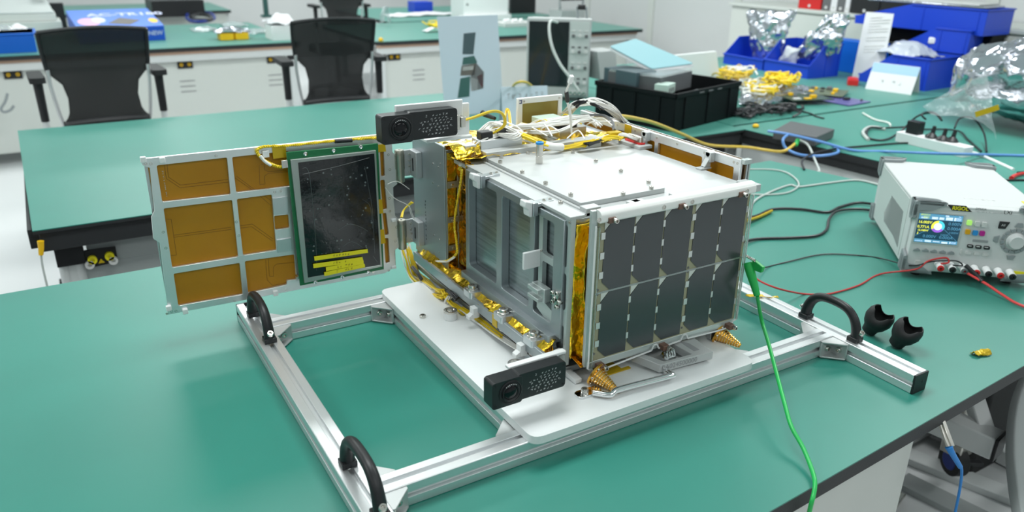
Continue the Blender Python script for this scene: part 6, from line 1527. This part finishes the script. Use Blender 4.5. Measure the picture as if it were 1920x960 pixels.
for i in range(5): MB().sphere((40+i*45, 60+20*(i % 2), h_+14), 22).build('piece', white_pl, t, local=True)
t, L, d_, h_ = bx('lab_meter', 'small grey meter with a black-gripped handle behind the oscilloscope', 'meter', 1052, 1096, 38, 20, 240, scope_grey)
MB().tube([(10, 40, h_), (0, 40, h_+120), (L, 40, h_+120), (L-10, 40, h_)], 14, 8, smooth=False).build('handle', psu_grey, t, local=True); MB().tube([(20, 40, h_+120), (L-20, 40, h_+120)], 24, 8, smooth=False).build('grip', black_rub, t, local=True)
t, L, d_, h_ = bx('white_shelf_unit', 'white shelf unit standing right of the small meter at the wall', 'shelf', 1100, 1132, 20, -60, 200, white_pl)

# ================================================================== LEFT SIDE AND UNDER THE NEAR BENCH
tag(MB().tube([ay(u, v, 1840) for u, v in ((76, 452), (77, 466), (77, 478))], lambda q: 9-3*q, 10).build('yellow_plug', yellow_pl), 'yellow plug hanging at the corner of the middle bench', 'plug')
tag(MB().tube([ay(u, v, 1840) for u, v in ((77, 478), (80, 500), (88, 535), (96, 570))], 3, 8).build('hanging_lead', lgry_wire), 'thin grey lead hanging from the yellow plug by the middle bench', 'cable')
hk_ = ay(8, 190, 5600); tag(MB().tube([ay(u, v, 5700) for u, v in ((14, 175), (10, 190), (2, 204), (8, 210), (20, 206), (26, 198))], 9, 8).build('hook', psu_grey), 'dark hook hanging under the back bench at the left edge', 'hook')
# swivel stool with a curved grey shell and a steel trolley beneath the right edge
def fz(u, v): return az(u, v, FLOOR)
tr_ = thing('trolley', 'grey steel trolley with caster under the near bench at the lower right', 'trolley', tuple(fz(1790, 890)))
def F(u, v, z): return az(u, v, z)
k = MB(); k.bar(F(1730, 775, -330), F(1870, 835, -330), 60, 60); k.build('beam', leg_white, tr_, bevel=4)
e_ = F(1870, 835, -330); d_ = (F(1870, 835, -330)-F(1730, 775, -330)).normalized(); MB().bar(e_, e_+d_*8, 62, 62).build('end_cap', black_pl, tr_, bevel=2)
MB().bar(F(1822, 735, -260), F(1850, 822, -330), 40, 34).build('brace', leg_white, tr_, bevel=4)
cs = F(1790, 862, -640)
MB().cyl(cs+V((-16, 8, 0)), cs+V((16, -8, 0)), 48, n=26).build('caster_wheel', black_rub, tr_, bevel=3)
MB().cyl(cs+V((-18, 9, 0)), cs+V((18, -9, 0)), 30, n=20).build('hub', navy, tr_, bevel=2)
MB().box(tuple(cs+V((-24, -24, 20))), tuple(cs+V((40, 40, 66)))).build('caster_fork', steel, tr_, bevel=4)
MB().cyl(cs+V((10, 10, 60)), cs+V((10, 10, 280)), 14, n=12).build('caster_stem', steel, tr_)
MB().bar(cs+V((20, -10, -10)), cs+V((80, -40, -16)), 22, 10).build('brake_pedal', black_pl, tr_, bevel=2)
sh = thing('chair_shell', 'curved grey plastic shell cut off by the right edge at the lower right', 'chair', tuple(F(1900, 850, -420)))
c_ = F(1975, 850, -330); P = [F(u, v, -250) for u, v in ((1925, 690), (1900, 760), (1893, 850), (1906, 960), (1930, 1040))]
MB().grid(lambda a, b_: spline(P, 6)[min(int(a*24), 24)]+V((70*b_, -30*b_, -60*b_-40*b_*b_)), 24, 6).build('shell', cab_grey, sh, solid=22, bevel=4)
MB().cyl(F(1960, 900, -500), F(1960, 900, -760), 30, n=16).build('column', leg_white, sh)
MB().bar(F(1880, 985, -758), F(1990, 985, -758), 60, 24).build('foot', leg_white, sh)
tb_ = tag(MB().box(tuple(fz(1925, 850)+V((-200, 60, 0))), tuple(fz(1925, 850)+V((250, 420, 180)))).build('floor_cabinet', paper, bevel=8), 'pale blue-white low cabinet on the floor at the right edge', 'cabinet')
rail = thing('floor_rail', 'double steel floor rail running under the near bench', 'rail', tuple(fz(1760, 900)))
MB().bar(fz(1700, 860)+V((0, 0, 12)), fz(1990, 975)+V((0, 0, 12)), 70, 24).build('rail', leg_white, rail, bevel=3)
MB().bar(fz(1690, 905)+V((0, 0, 10)), fz(1900, 1010)+V((0, 0, 10)), 80, 20).build('rail', cab_grey, rail, bevel=3)
tl = thing('metal_tool', 'pair of pale metal levers lying on the floor under the bench', 'tool', tuple(fz(1675, 940)))
MB().bar(fz(1660, 958)+V((0, 0, 12)), fz(1682, 930)+V((0, 0, 16)), 16, 10).build('lever', steel, tl, bevel=3); MB().bar(fz(1672, 960)+V((0, 0, 12)), fz(1692, 934)+V((0, 0, 16)), 16, 10).build('lever', steel, tl, bevel=3)

p_ = F(1868, 770, -480)
bp = thing('dark_void_block', 'black block added to make the dark void under the near bench at the right', 'case', (p_.x+60, p_.y+60, FLOOR))
MB().box((p_.x+40, p_.y+40, FLOOR), (p_.x+230, p_.y+150, -330)).build('body', black_rub, bp, bevel=14)  # added black block standing in for the dark void beneath the bench
MB().tube([(p_.x+80, p_.y+90, -332), (p_.x+90, p_.y+90, -300), (p_.x+170, p_.y+90, -300), (p_.x+180, p_.y+90, -332)], 9, 8).build('handle', black_pl, bp)  # made-up handle on the added dark block
